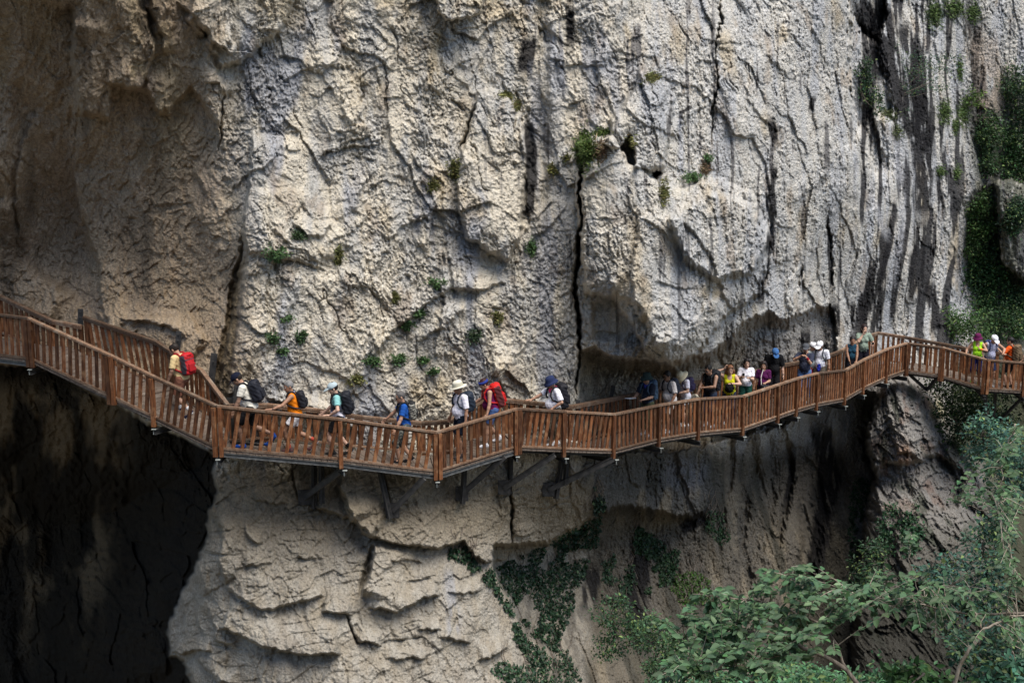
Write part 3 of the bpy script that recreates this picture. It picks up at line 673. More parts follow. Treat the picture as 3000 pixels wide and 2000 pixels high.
def panel(a, b, ha, hb, lean, side, wide=.092, gap=.2, first=True, last=True, tall=.22, dark=None):
    """one railing panel from a to b (bottom rail height), rails plus balusters plus its posts"""
    a = np.array(a); b = np.array(b); d = b - a; dh = d.copy(); dh[2] = 0; L = np.linalg.norm(dh); dh /= L
    nrm = np.array([dh[1], -dh[0], 0]) * side           # outward, away from the deck
    up = np.array([0, 0, 1.])
    m = MB()
    m.bar(a + up * ha - nrm * 0, b + up * hb, .115, .05)
    m.bar(a + up * (ha - .05) - nrm * .03, b + up * (hb - .05) - nrm * .03, .03, .06)
    r = place(m, 'railing', M_RAIL, walk, a)
    m = MB(); m.bar(a, b, .07, .05); place(m, 'bottom_rail', M_RAIL, r, a)
    for q, hh, on in ((a, ha, first), (b, hb, last)):
        if not on: continue
        o = q + dh * (.06 if q is a else -.06) + nrm * .035
        m = MB(); m.box(o + up * ((hh - .03 - tall) / 2), (.10, .10, hh - .03 + tall), np.array([dh, nrm, up]).T)
        m.box(o + nrm * .053 + up * (hh * .8), (.018, .012, .018)); m.box(o + nrm * .053 + up * .08, (.018, .012, .018))
        place(m, 'post', M_WOOD, r, o)
    n = max(2, int(round((L - .12) / gap)))
    for k in range(n):
        t = (k + .5) / n
        t = (.12 + t * (L - .24)) / L + rnd.uniform(-.01, .01) * .2 / L
        base = a + d * t; h = ha + (hb - ha) * t
        ln = lean + rnd.uniform(-.012, .012)
        lo = base + up * .025 - dh * ln * h * .5 * .9; hi = base + up * (h - .03) + dh * ln * h * .5 * .9
        # keep the ends on the two rails
        lo[2] = a[2] + d[2] * np.clip(((lo - a) @ dh) / L, 0, 1) + .022; hi[2] = a[2] + d[2] * np.clip(((hi - a) @ dh) / L, 0, 1) + h - .03
        m = MB(); m.bar(lo, hi, wide + rnd.uniform(-.006, .006), .03, up=nrm)
        place(m, 'baluster', M_WOOD, r, base)
    return r

LEANS = {-220: -.05, 92: .03, 459: .2, 640: .21, 1005: .21, 1281: -.0, 1514: .17, 1655: .17, 1799: -.03, 1930: -.02, 2756: -.02}
for i in range(len(FP) - 1):
    x = FRONT[i][0]
    a, b = FP[i], FP[i + 1]
    L = np.linalg.norm((b - a)[:2])
    g = .225 if 600 < x < 1200 else .205 if x < 1400 else .185 if x < 2600 else .27 if x < 2740 else .25
    if x < 0: # long first stretch, outside the picture for the most part
        k = .62; c = a + (b - a) * k; hc = FH[i] + (FH[i + 1] - FH[i]) * k
        panel(a, c, FH[i], hc, LEANS.get(x, 0), 1, gap=g); panel(c, b, hc, FH[i + 1], .03, 1, gap=.23); continue
    if x == 92:
        c = at(329, 1158, 33.35); panel(a, c, FH[i], 1.0, .05, 1, gap=g); panel(c, b, 1.0, FH[i + 1], .10, 1, gap=g); continue
    panel(a, b, FH[i], FH[i + 1], LEANS.get(x, 0), 1, gap=g, first=(x in (92, 640, 1281, 1514, 2652, 2885, 2756)), last=True)
# rock side
skip = {152, 240, 1678 - 1}
for i in range(len(BP) - 1):
    x = BACK[i][0]
    if np.linalg.norm((BP[i + 1] - BP[i])[:2]) < .25: continue
    a = BP[i].copy(); b = BP[i + 1].copy()
    panel(a, b, BH[i], BH[i + 1], {245: -.16, 459: -.05, 929: .12, 1063: .1}.get(x, 0), -1, gap=.21, first=(i % 3 == 0 or x in (245, 1418)), last=True, tall=.1)

# deck boards
m = MB(); t = 0.0; prev = None
ts = [0.0]
while ts[-1] < len(FP) - 1.001:
    i = int(ts[-1]); seg = np.linalg.norm((FP[i + 1] - FP[i])[:2]); ts.append(min(ts[-1] + .145 / seg, len(FP) - 1.001))
    if int(ts[-1]) != i: ts[-1] = min(max(ts[-1], i + 1), len(FP) - 1.001)
tb_prev = 0; pairs = []
for t in ts:
    f = on_line(FP, t); e, tb = near_line(BP, f); tb = max(tb, tb_prev); tb_prev = tb
    g = on_line(BP, tb).copy(); g[2] = f[2]; dvec = (g - f); dvec /= np.linalg.norm(dvec)
    pairs.append((f - dvec * .03 - [0, 0, DECKDROP], g + dvec * .03 - [0, 0, DECKDROP]))
for (f0, g0), (f1, g1) in zip(pairs, pairs[1:]):
    e = .045; a0 = f0 + (f1 - f0) * e; a1 = f1 - (f1 - f0) * e; c0 = g0 + (g1 - g0) * e; c1 = g1 - (g1 - g0) * e
    if np.linalg.norm(a1 - a0) < .02: continue
    z = rnd.uniform(-.004, .004); dn = np.array([0, 0, -.04]); uu = np.array([0, 0, z])
    P8 = [a0 + uu, a1 + uu, c1 + uu, c0 + uu]; P8 += [p + dn for p in P8]
    m.add(P8, [(0, 1, 2, 3), (7, 6, 5, 4), (0, 4, 5, 1), (1, 5, 6, 2), (2, 6, 7, 3), (3, 7, 4, 0)])
place(m, 'deck', M_DECK, walk, FP[6])
# steel edge beams, cross beams and their galvanised ends
def chan(m, a, b, h, w_):
    m.bar(a, b, .012, h); 
    m.bar(np.array(a) + [0, 0, h / 2], np.array(b) + [0, 0, h / 2], w_, .012); m.bar(np.array(a) - [0, 0, h / 2], np.array(b) - [0, 0, h / 2], w_, .012)
for i in range(len(FP) - 1):
    vis = FRONT[i][0] in (-220, 640, 1005, 1281); dd_ = FP[i + 1] - FP[i]; nn_ = np.array([-dd_[1], dd_[0], 0]); nn_ /= np.linalg.norm(nn_); ins = nn_ * (0 if vis else .16)
    m = MB(); chan(m, FP[i] + ins - [0, 0, .165], FP[i + 1] + ins - [0, 0, .165], .085 if vis else .08, .07); place(m, 'edge_beam', M_STEEL if vis else M_DSTEEL, walk, FP[i])  # other stretches take dark steel to paint in the shadow they lie in
    e, tb = near_line(BP, FP[i]); e2, tb2 = near_line(BP, FP[i + 1])
    A = on_line(BP, tb).copy(); B = on_line(BP, tb2).copy(); A[2] = FP[i][2] - .2; B[2] = FP[i + 1][2] - .2
    m = MB(); chan(m, A, B, .14, .07); place(m, 'back_beam', M_DSTEEL, walk, A)
nodes = [(92, 1), (459, 1), (640, 1), (1005, 1), (1281, 1), (1514, 1), (1655, 1), (1799, 1), (1930, 1), (2045, 0), (2175, 1), (2278, 1), (2332, 1), (2391, 1), (2473, 1), (2527, 1), (2595, 1), (2652, 0), (2756, 0), (2885, 0), (3000, 0)]
for x, bright in nodes:
    i = [f[0] for f in FRONT].index(x); f = FP[i]; e, tb = near_line(BP, f); g = on_line(BP, tb).copy(); g[2] = f[2]
    d = (g - f) / np.linalg.norm(g - f); z = np.array([0, 0, -.335])
    m = MB(); chan(m, f - d * .10 + z, f + d * (e + .6) + z, .12, .09); r = place(m, 'cross_beam', M_DSTEEL, walk, f)
    if bright:
        s = np.array([-d[1], d[0], 0]) * .07
        m = MB(); m.box(f - d * .105 + z + [0, 0, .068], (.11, .07, .012)); m.box(f - d * .10 + z + s * .3 + [0, 0, .0], (.014, .03, .13))
        place(m, 'beam_plate', M_GALV, r, f)
def wpt(x, y, off=.12):
    p, n = wall_at(x, y); q = p + n * 0 ; q = q - np.array([0, off, 0]); return at(x, y, q[1])
def ibeam(m, a, b, w_=.16):
    m.bar(a, b, .02, w_); d = np.array(b) - np.array(a); d /= np.linalg.norm(d); u = np.cross(np.cross(d, (0, 0, 1) if abs(d[2]) < .95 else (0, 1, 0)), d); u /= np.linalg.norm(u)
    for s in (-1, 1): m.bar(np.array(a) + u * s * w_ / 2, np.array(b) + u * s * w_ / 2, w_ * .9, .02)
for (x0, y0, x1, y1) in [(920,1345,921,1490),(941,1350,943,1474),(1112,1372,1143,1518),(1362,1352,1355,1476),(1497,1315,1492,1446),(1652,1318,1628,1460),(1664,1318,1655,1420),(1290,1378,1290,1420)][:7]:
    yy = min(wpt(x0, y0)[1], wpt(x1, y1)[1]) - .1
    a = at(x0, y0, yy); b = at(x1, y1, yy)
    m = MB(); ibeam(m, a, b, .15); place(m, 'wall_post', M_DSTEEL, walk, a)
for (x0, y0, x1, y1, yf) in [(1015,1366,893,1457,33.2),(1243,1400,1150,1495,33.9),(1479,1336,1353,1446,35.1),(1625,1332,1477,1428,35.9),(1797,1344,1607,1434,37.1)]:
    a = at(x0, y0, yf + .15); b = wpt(x1, y1, .2)
    m = MB(); m.bar(a, b, .10, .14); m.bar(a + [0, 0, .075], b + [0, 0, .075], .15, .012); r = place(m, 'diagonal_brace', M_DSTEEL, walk, a); m = MB(); m.box(b + [0, .02, 0], (.34, .05, .40)); [m.box(b + [dx_, -.02, dz_], (.04, .05, .04)) for dx_ in (-.12, .12) for dz_ in (-.15, .15)]; place(m, 'anchor_plate', M_DSTEEL, r, b)
for (x0, y0, x1, y1, Y0, Y1) in [(2652,1086,2715,1142,50.2,50.6),(2745,1108,2715,1142,49.9,50.6),(2889,1145,2886,1300,49.2,49.6),(2917,1148,2905,1330,50.5,50.8),(3005,1155,2925,1235,49.4,50.8)]:
    a = at(x0, y0, Y0); b = at(x1, y1, Y1); m = MB(); ibeam(m, a, b, .085); place(m, 'diagonal_brace' if abs(x0 - x1) > 15 else 'support_post', M_DSTEEL, walk, a)
# bolted steel plates on the rock behind the railing
for (x0, y0, x1, y1, w_) in [(703,1118,690,1290,.26),(676,1165,668,1300,.2),(1694,1172,1688,1260,.12),(1797,1130,1785,1190,.12),(628,1035,612,1190,.16),(524,970,520,1030,.14),(236,905,236,960,.14)]:
    Y = wpt(x0, y1, .1)[1]; e = min(Y, wpt(x0, y0, .1)[1], wpt(x1, (y0 + y1) / 2, .1)[1])
    a = at(x0, y0, e); b = at(x1, y1, e); m = MB(); m.bar(a, b, w_, .05, up=(0, 1, 0)); 
    for k in (.15, .45, .75): m.box(a + (b - a) * k - [0, .04, 0], (.035, .03, .035))
    place(m, 'steel_plate', M_DSTEEL, walk, a)
print('walkway', round(time.time() - T0, 1))
# ================================================================== people
def vc_mat(name, rough=.8, bump=.15, scale=60, spec=.3, sss=0):
    m, nt, b = mat_new(name); L = nt.links.new
    a = N(nt, 'ShaderNodeAttribute', attribute_name='Col'); tc = N(nt, 'ShaderNodeTexCoord')
    g = N(nt, 'ShaderNodeTexNoise'); g.inputs['Scale'].default_value = scale; L(tc.outputs['Object'], g.inputs['Vector'])
    mr = N(nt, 'ShaderNodeMapRange'); mr.inputs[3].default_value = .82; mr.inputs[4].default_value = 1.18; L(g.outputs[0], mr.inputs[0])
    s = N(nt, 'ShaderNodeVectorMath', operation='SCALE'); L(a.outputs['Color'], s.inputs[0]); L(mr.outputs[0], s.inputs['Scale']); L(s.outputs[0], b.inputs['Base Color'])
    bp = N(nt, 'ShaderNodeBump'); bp.inputs['Strength'].default_value = bump; bp.inputs['Distance'].default_value = .01; L(g.outputs[0], bp.inputs['Height']); L(bp.outputs[0], b.inputs['Normal'])
    b.inputs['Roughness'].default_value = rough; b.inputs['Specular IOR Level'].default_value = spec
    if sss: b.inputs['Subsurface Weight'].default_value = sss; b.inputs['Subsurface Radius'].default_value = (.01, .004, .002)
    return m
M_SKIN = vc_mat('skin', .5, .05, 40, .4)
M_CLOTH = vc_mat('cloth', .9, .3, 26, .15)
M_HAIR = vc_mat('hair', .55, .5, 70, .3)
M_PACK = vc_mat('pack_fabric', .65, .3, 30, .35)
M_LENS = noisy('dark_lens', (.008, .008, .01), (.015, .015, .02), 5, .12, 0, spec=.8)
M_PLAST = noisy('black_plastic', (.012, .012, .013), (.03, .03, .032), 20, .35, .05, spec=.5)

class SDF:
    def __init__(s, h=.010): s.p = []; s.h = h
    # primitive = (kind, a, b, ra, rb, k, M)
    def cap(s, a, b, ra, rb, k=.03): s.p.append(('c', np.array(a, float), np.array(b, float), ra, rb, k, None)); return s
    def cut(s, a, b, ra, rb, k=.02): s.p.append(('k', np.array(a, float), np.array(b, float), ra, rb, k, None)); return s
    def ell(s, c, r, M=None, k=.03): s.p.append(('e', np.array(c, float), np.array(r, float), 0, 0, k, np.eye(3) if M is None else np.array(M))); return s
    def rbox(s, c, r, M=None, rad=.05, k=.02): s.p.append(('b', np.array(c, float), np.array(r, float), rad, 0, k, np.eye(3) if M is None else np.array(M))); return s
    def bounds(s, pr):
        t, a, b, ra, rb, k, M = pr
        if t in 'ck': R_ = max(ra, rb); return np.minimum(a, b) - R_, np.maximum(a, b) + R_
        R_ = np.linalg.norm(b) if t == 'b' else b.max()
        if M is not None: ext = np.sqrt((M ** 2) @ (b ** 2)) if t == 'e' else np.abs(M) @ b
        return a - ext, a + ext
    def mesh(s, clips=(), carve=(), wr=0, seed=0):
        h = s.h
        bs = [s.bounds(p) for p in s.p]
        lo = np.min([b[0] for b in bs], 0) - 3 * h - .01; hi = np.max([b[1] for b in bs], 0) + 3 * h + .01
        n = np.ceil((hi - lo) / h).astype(int) + 1
        F = np.full(n, .5, np.float32)
        ax3 = [lo[i] + h * np.arange(n[i], dtype=np.float32) for i in range(3)]
        for pr, (b0, b1) in zip(s.p, bs):
            t, a, b, ra, rb, k, M = pr
            m = k + 4 * h + .01
            i0 = np.maximum(((b0 - m - lo) / h).astype(int), 0); i1 = np.minimum(((b1 + m - lo) / h).astype(int) + 2, n)
            sl = tuple(slice(i0[i], i1[i]) for i in range(3))
            X = ax3[0][sl[0]][:, None, None]; Y = ax3[1][sl[1]][None, :, None]; Z = ax3[2][sl[2]][None, None, :]
            if t in 'ck':
                d = (b - a).astype(np.float32); dd = float(d @ d) + 1e-9
                x = X - a[0]; y = Y - a[1]; z = Z - a[2]
                tr = (x * d[0] + y * d[1] + z * d[2]) / dd; tq = np.clip(tr, 0, 1)
                D = np.sqrt((x - d[0] * tq) ** 2 + (y - d[1] * tq) ** 2 + (z - d[2] * tq) ** 2) - (ra + (rb - ra) * tq)
                if t == 'k': D = np.maximum(D, (tr - 1) * math.sqrt(dd))
            elif t == 'e':
                x = X - a[0]; y = Y - a[1]; z = Z - a[2]
                u = [(M[0, i] * x + M[1, i] * y + M[2, i] * z) for i in range(3)]
                q = np.sqrt((u[0] / b[0]) ** 2 + (u[1] / b[1]) ** 2 + (u[2] / b[2]) ** 2) + 1e-6
                q2 = np.sqrt((u[0] / b[0] ** 2) ** 2 + (u[1] / b[1] ** 2) ** 2 + (u[2] / b[2] ** 2) ** 2) + 1e-6
                D = q * (q - 1) / q2
            else:
                x = X - a[0]; y = Y - a[1]; z = Z - a[2]
                u = [np.abs(M[0, i] * x + M[1, i] * y + M[2, i] * z) - (b[i] - ra) for i in range(3)]
                D = np.sqrt(sum(np.maximum(q, 0) ** 2 for q in u)) + np.minimum(np.maximum(np.maximum(u[0], u[1]), u[2]), 0) - ra
            G = F[sl]
            hh = np.clip(.5 + .5 * (G - D) / k, 0, 1)
            F[sl] = (G + (D - G) * hh - k * hh * (1 - hh)).astype(np.float32)
        X = ax3[0][:, None, None]; Y = ax3[1][None, :, None]; Z = ax3[2][None, None, :]
        if wr:
            F += (wr * (np.sin(X * 31 + Z * 23 + seed) * np.sin(Z * 41 - Y * 27 + seed * 2) + .6 * np.sin(X * 67 - Z * 35 + Y * 40 + seed))).astype(np.float32)
        for (p, nn) in clips:      # keep the side n points away from
            F = np.maximum(F, ((X - p[0]) * nn[0] + (Y - p[1]) * nn[1] + (Z - p[2]) * nn[2]).astype(np.float32))
        for (c, r) in carve:
            r = np.array(r) * np.ones(3)
            q = np.sqrt(((X - c[0]) / r[0]) ** 2 + ((Y - c[1]) / r[1]) ** 2 + ((Z - c[2]) / r[2]) ** 2)
            F = np.maximum(F, ((1 - q) * r.min()).astype(np.float32))
        return nets(F, lo, h)

def nets(F, lo, h):
    I = F < 0
    nx, ny, nz = F.shape
    cnt = np.zeros((nx - 1, ny - 1, nz - 1), np.int8)
    for i in (0, 1):
        for j in (0, 1):
            for k in (0, 1): cnt += I[i:nx - 1 + i, j:ny - 1 + j, k:nz - 1 + k]
    act = (cnt > 0) & (cnt < 8)
    idx = np.argwhere(act)
    ID = np.full(act.shape, -1, np.int32); ID[act] = np.arange(len(idx))
    S = np.zeros((len(idx), 3)); c = np.zeros(len(idx))
    for a in range(3):
        o1, o2 = [q for q in range(3) if q != a]
        for u in (0, 1):
            for v in (0, 1):
                p = idx.copy(); p[:, o1] += u; p[:, o2] += v; q = p.copy(); q[:, a] += 1
                fa = F[p[:, 0], p[:, 1], p[:, 2]]; fb = F[q[:, 0], q[:, 1], q[:, 2]]
                m = (fa < 0) != (fb < 0); t = np.where(m, fa / np.where(m, fa - fb, 1), 0)
                r = p - idx; r = r.astype(float); r[:, a] += t
                S += np.where(m[:, None], r, 0); c += m
    V = lo + h * (idx + S / c[:, None])
    faces = []
    for a in range(3):
        o1, o2 = [(1, 2), (2, 0), (0, 1)][a]
        sl0 = [slice(None)] * 3; sl1 = [slice(None)] * 3; sl0[a] = slice(0, -1); sl1[a] = slice(1, None)
        ch = I[tuple(sl0)] != I[tuple(sl1)]
        e = np.argwhere(ch); e = e[(e[:, o1] > 0) & (e[:, o2] > 0) & (e[:, o1] < F.shape[o1] - 1) & (e[:, o2] < F.shape[o2] - 1)]
        q = []
        for du, dv in ((-1, -1), (0, -1), (0, 0), (-1, 0)):
            p = e.copy(); p[:, o1] += du; p[:, o2] += dv; q.append(ID[p[:, 0], p[:, 1], p[:, 2]])
        q = np.stack(q, -1); ins = I[e[:, 0], e[:, 1], e[:, 2]]
        q[~ins] = q[~ins][:, ::-1]
        faces.append(q[(q >= 0).all(1)])
    return V, np.concatenate(faces)

def rotx(a): c, s = math.cos(a), math.sin(a); return np.array([[1, 0, 0], [0, c, -s], [0, s, c]])
def roty(a): c, s = math.cos(a), math.sin(a); return np.array([[c, 0, s], [0, 1, 0], [-s, 0, c]])
def rotz(a): c, s = math.cos(a), math.sin(a); return np.array([[c, -s, 0], [s, c, 0], [0, 0, 1]])

def ik(a, t, l1, l2, pole):
    a = np.array(a, float); t = np.array(t, float); d = t - a; L = np.linalg.norm(d)
    if L > (l1 + l2) * .995: t = a + d / L * (l1 + l2) * .995; d = t - a; L = np.linalg.norm(d)
    d /= L; x = (l1 * l1 - l2 * l2 + L * L) / (2 * L); hgt = math.sqrt(max(l1 * l1 - x * x, 1e-6))
    p = np.array(pole, float); p = p - d * (p @ d); p /= np.linalg.norm(p) + 1e-9
    return a + d * x + p * hgt, t

SKIN = {'fair': (.58, .36, .26), 'tan': (.46, .26, .17), 'brown': (.34, .18, .11)}

def paint(V, f):
    c = np.zeros((len(V), 3)); c[:] = f if not callable(f) else 0
    return f(V) if callable(f) else c

def sdf_obj(name, S, mat, parent, col, clips=(), carve=(), wr=0, seed=0):
    V, Fc = S.mesh(clips, carve, wr, seed)
    if len(Fc) == 0: return None
    return mesh_np(name, V, Fc, mat, parent, True, paint(V, col))

def make_person(sp):
    """sp: dictionary describing pose and clothing, in metres for a person H tall, facing +Y at the origin of its empty"""
    H = sp.get('H', 1.74); s = H / 1.75; fem = sp.get('fem', 0); fat = sp.get('fat', 1.02) * 1.04
    px, fr, rz = sp['px'], sp['fr'], R(sp['rz'])
    base = stand(px, fr)
    e = empty('person', tuple(np.round(base, 3)), rz); tag(e, sp['label'], 'person', sp.get('group'))
    Rz = rotz(rz)
    def gz(x, y):
        w_ = base + Rz @ np.array([x, y, 0]); return deck_z(w_[0], w_[1]) - base[2]
    sk = np.array(SKIN[sp.get('skin', 'tan')])
    lean = R(sp.get('lean', 3)); tw = R(sp.get('twist', 0)); side = R(sp.get('side', 0))
    feet = sp.get('feet', ((-.10, .0, 0), (.10, .0, 0)))        # (x, y, heel lift) left (-x), right
    hipz = sp.get('hipz', .93) * s
    dz = np.mean([gz(f[0], f[1]) for f in feet]) if len(feet) else 0
    P0 = np.array([0, sp.get('hipy', 0), hipz + dz])
    T = rotz(tw) @ roty(side) @ rotx(-lean)                       # forward lean moves the chest towards +Y
    def tt(x, y, z): return P0 + T @ (np.array([x, y, z]) * s)
    shw = .185 if not fem else .165
    chest = tt(0, .0, .30); neck = tt(0, -.01, .50)
    hp, hy = R(sp.get('hp', 10)), R(sp.get('hy', 0))
    HM = T @ rotz(hy) @ rotx(-hp + lean * .6)
    headc = neck + HM @ (np.array([0, .025, .158]) * s)
    hs_ = sp.get('head', 1.10)
    def hh(x, y, z): return headc + HM @ (np.array([x, y, z]) * s * hs_)
    # --- limbs
    kn, an = [], []
    for i, (fx, fy, lift) in enumerate(feet):
        sg = -1 if i == 0 else 1
        hip = P0 + rotz(tw) @ np.array([sg * .085 * s, 0, -.03 * s])
        A = np.array([fx * s, fy * s, gz(fx * s, fy * s) + .085 * s + lift * s])
        K, A = ik(hip, A, .435 * s, .425 * s, (sg * .08, 1, .05)); kn.append((hip, K)); an.append(A)
    arms = []
    for i, tgt in enumerate((sp.get('L', (-.27, .06, .80)), sp.get('Rr', (.27, .06, .80)))):
        sg = -1 if i == 0 else 1
        sh = tt(sg * shw, -.01, .455)
        tg = np.array(tgt[:3]) * s
        pole = tgt[3] if len(tgt) > 3 else (sg * .5, -1, -.3)
        E, W = ik(sh, tg, .285 * s, .25 * s, pole); arms.append((sh, E, W))
    # --- body
    B = SDF(.0095)
    fz = fat
    B.ell(P0 + [0, 0, -.02 * s], np.array([.155 + .012 * fem, .11 * fz, .12]) * s, rotz(tw))
    B.ell(tt(0, .01 * fz, .14), np.array([(.135 - .012 * fem) * (.5 + .5 * fz), .098 * fz, .15]) * s, T, .05)
    B.ell(tt(0, 0, .33), np.array([.158 - .012 * fem, .108, .17]) * s, T, .05)
    if fz > 1.05: B.ell(tt(0, .06 * fz, .12), np.array([.125, .10 * fz, .13]) * s, T, .05)
    if fem:
        for sg in (-1, 1): B.ell(tt(sg * .07, .085, .31), np.array([.06, .055, .06]) * s, T, .03)
    B.cap(tt(-shw * .8, -.01, .445), tt(shw * .8, -.01, .445), .062 * s, .062 * s, .05)
    B.cap(tt(0, -.02, .44), hh(0, -.02, -.06), .056 * s, .050 * s, .03)
    # head
    B.ell(hh(0, -.012, .03), np.array([.076, .096, .092]) * s * hs_, HM, .02)
    B.ell(hh(0, .018, -.035), np.array([.060, .072, .078]) * s * hs_, HM, .03)
    B.ell(hh(0, .060, -.088), np.array([.026, .024, .02]) * s * hs_, HM, .025)     # chin
    B.cap(hh(0, .078, .012), hh(0, .103, -.028), .010 * s, .014 * s, .012)   # nose
    B.cap(hh(-.035, .079, .022), hh(.035, .079, .022), .009 * s, .009 * s, .014)   # brow
    B.cap(hh(-.018, .082, -.058), hh(.018, .082, -.058), .008 * s, .008 * s, .008) # lips
    for sg in (-1, 1): B.ell(hh(sg * .078, -.008, -.005), np.array([.010, .020, .031]) * s * hs_, HM, .008)
    for (hip, K), A in zip(kn, an):
        B.cap(hip, K, .082 * s * (.6 + .4 * fz), .052 * s, .03); B.cap(K, K + (A - K) * .35, .052 * s, .056 * s, .02); B.cap(K + (A - K) * .3, A, .055 * s, .034 * s, .02)
    hands = []
    for i, (sh, E, W) in enumerate(arms):
        sg = -1 if i == 0 else 1
        B.cap(sh, E, .050 * s * (.7 + .3 * fz), .039 * s, .03); B.cap(E, E + (W - E) * .4, .038 * s, .038 * s, .02); B.cap(E + (W - E) * .3, W, .038 * s, .026 * s, .02)
        f = (W - E) / np.linalg.norm(W - E)
        mode = (sp.get('hands') or ('rest', 'rest'))[i]
        if mode == 'flat': f = np.array([0, 1., .05]) ; f /= np.linalg.norm(f)
        if mode == 'up': f = f * .5 + np.array([0, .2, 1.]); f /= np.linalg.norm(f)
        if mode == 'hold': f = f * .8 + np.array([0, .5, .25]); f /= np.linalg.norm(f)
        side_ = np.cross(f, (0, 0, 1.)); side_ = side_ if np.linalg.norm(side_) > .1 else np.array([0, 1., 0]); side_ /= np.linalg.norm(side_)
        # hanging hand: palm faces the thigh, thumb forward
        wd = np.array([0, 1., 0]) if abs(f[2]) > .6 else side_ * -sg
        wd = wd - f * (wd @ f); wd /= np.linalg.norm(wd)
        nn = np.cross(f, wd); inw = nn if (nn @ np.array([-sg, 0, -.3])) > 0 else -nn
        pc = W + f * .045 * s
        Mh = np.array([wd, nn, f]).T
        B.ell(pc, np.array([.041, .017, .052]) * s, Mh, .012)
        curl = {'rest': .45, 'flat': .12, 'up': .5, 'hold': 1.0}[mode]
        for q, (off, ln) in enumerate(((.030, .066), (.010, .076), (-.010, .071), (-.029, .056))):
            k0 = pc + f * .040 * s + wd * off * s
            d1 = f * math.cos(curl * .6) + inw * math.sin(curl * .6) + wd * off * 2.5; d1 /= np.linalg.norm(d1)
            k1 = k0 + d1 * ln * .55 * s
            d2 = f * math.cos(curl * 1.8) + inw * math.sin(curl * 1.8) + wd * off * 2; d2 /= np.linalg.norm(d2)
            B.cap(k0, k1, .0092 * s, .0088 * s, .004); B.cap(k1, k1 + d2 * ln * .5 * s, .0088 * s, .0075 * s, .004)
        th0 = W + f * .02 * s + wd * .028 * s; th1 = th0 + (f * .6 + wd * .7 + inw * .25) * .042 * s
        B.cap(th0, th1, .013 * s, .010 * s, .006); B.cap(th1, th1 + (f * .9 + wd * .15 + inw * .4) * .030 * s, .010 * s, .008 * s, .004)
        hands.append((W, f, wd, inw, pc + f * .05 * s + inw * .02 * s))
    for i, A in enumerate(an):
        fy = feet[i]; up = fy[2]
        toe = A + np.array([0, .13 * s, -.055 * s - up * .75 * s]); B.cap(A + [0, -.02, -.02], toe, .036 * s, .03 * s, .02)
    lipc = hh(0, .09, -.058); eyes = [hh(sg * .032, .083, .004) for sg in (-1, 1)]; cheek = [hh(sg * .04, .075, -.03) for sg in (-1, 1)]
    hairc = np.array(sp.get('hair', (.02, .014, .01)))
    def skincol(V):
        c = np.tile(sk, (len(V), 1)) * (1 + .05 * np.sin(V[:, 2:3] * 60))
        for q in cheek: c += np.exp(-((V - q) ** 2).sum(1) / .0006)[:, None] * [.05, -.01, -.01]
        for q in eyes:
            m_ = np.exp(-((V - q) ** 2).sum(1) / .00016)[:, None]; c = c * (1 - m_ * .75) + m_ * np.array([.03, .02, .015])
            m_ = np.exp(-(((V - q - HM @ np.array([0, 0, .024])) @ HM) ** 2 / np.array([.0004, .0004, .00006])).sum(1))[:, None]; c = c * (1 - .7 * m_) + .7 * m_ * hairc
        m_ = np.exp(-(((V - lipc) @ HM) ** 2 / np.array([.0004, .0005, .00012])).sum(1))[:, None]; c = c * (1 - .6 * m_) + .6 * m_ * np.array([.34, .10, .08])
        if sp.get('stubble'):
            u = (V - headc) @ HM; m_ = ((u[:, 2] < -.045 * s) & (u[:, 1] > 0)).astype(float)[:, None]; c = c * (1 - .35 * m_) + .35 * m_ * hairc
        return np.clip(c, 0, 1)
    body = sdf_obj('body', B, M_SKIN, e, skincol)
    for sg, q in zip((-1, 1), eyes):
        Se = SDF(.004); Se.ell(q + HM @ (np.array([0, -.006, 0]) * s), np.array([.011, .009, .008]) * s, HM, .002)
        ic = q + HM @ (np.array([0, .006, 0]) * s)
        sdf_obj('eye', Se, M_SKIN, e, lambda V, ic=ic: np.where((((V - ic) ** 2).sum(1) < .00005)[:, None], [[.02, .012, .008]], [[.7, .68, .65]]))
    # --- top
    top = sp.get('top')
    if top:
        g = top.get('g', .014)
        S = SDF(.0095)
        S.ell(P0 + [0, 0, .0], np.array([.158 + .012 * fem + g, .112 * fz + g, .13]) * s, rotz(tw))
        S.ell(tt(0, .01 * fz, .14), np.array([(.137 - .012 * fem) * (.5 + .5 * fz) + g, .10 * fz + g, .17]) * s, T, .05)
        S.ell(tt(0, 0, .33), np.array([.158 - .012 * fem + g, .108 + g, .18]) * s, T, .05)
        if fz > 1.05: S.ell(tt(0, .06 * fz, .12), np.array([.125 + g, .10 * fz + g, .14]) * s, T, .05)
        if fem:
            for sg in (-1, 1): S.ell(tt(sg * .07, .085, .31), np.array([.06 + g, .055 + g, .06 + g]) * s, T, .03)
        S.cap(tt(-shw * .8, -.01, .448), tt(shw * .8, -.01, .448), (.062 + g * .7) * s, (.062 + g * .7) * s, .05)
        sl = top.get('sleeve', .62)
        carve = [(tt(0, .03, .60), (.075 * s, .085 * s, .12 * s))]
        if sl > 0:
            for sh, E, W in arms:
                if sl <= 1: S.cut(sh, sh + (E - sh) * sl, (.056 + g) * s * (.8 + .2 * fz), (.052 + g) * s * (.8 + .2 * fz), .03)
                else: S.cap(sh, E, (.056 + g) * s, (.044 + g) * s, .03); S.cut(E, E + (W - E) * (sl - 1), (.044 + g) * s, (.034 + g) * s, .02)
        else:
            for i, (sh, E, W) in enumerate(arms):
                sg = -1 if i == 0 else 1; carve.append((tt(sg * (shw + .055), 0, .47), (.072 * s, .12 * s, .15 * s)))
            if top.get('low'): carve.append((tt(0, .12, .50), (.09 * s, .10 * s, .13 * s)))
        hem = top.get('hem', -.06)
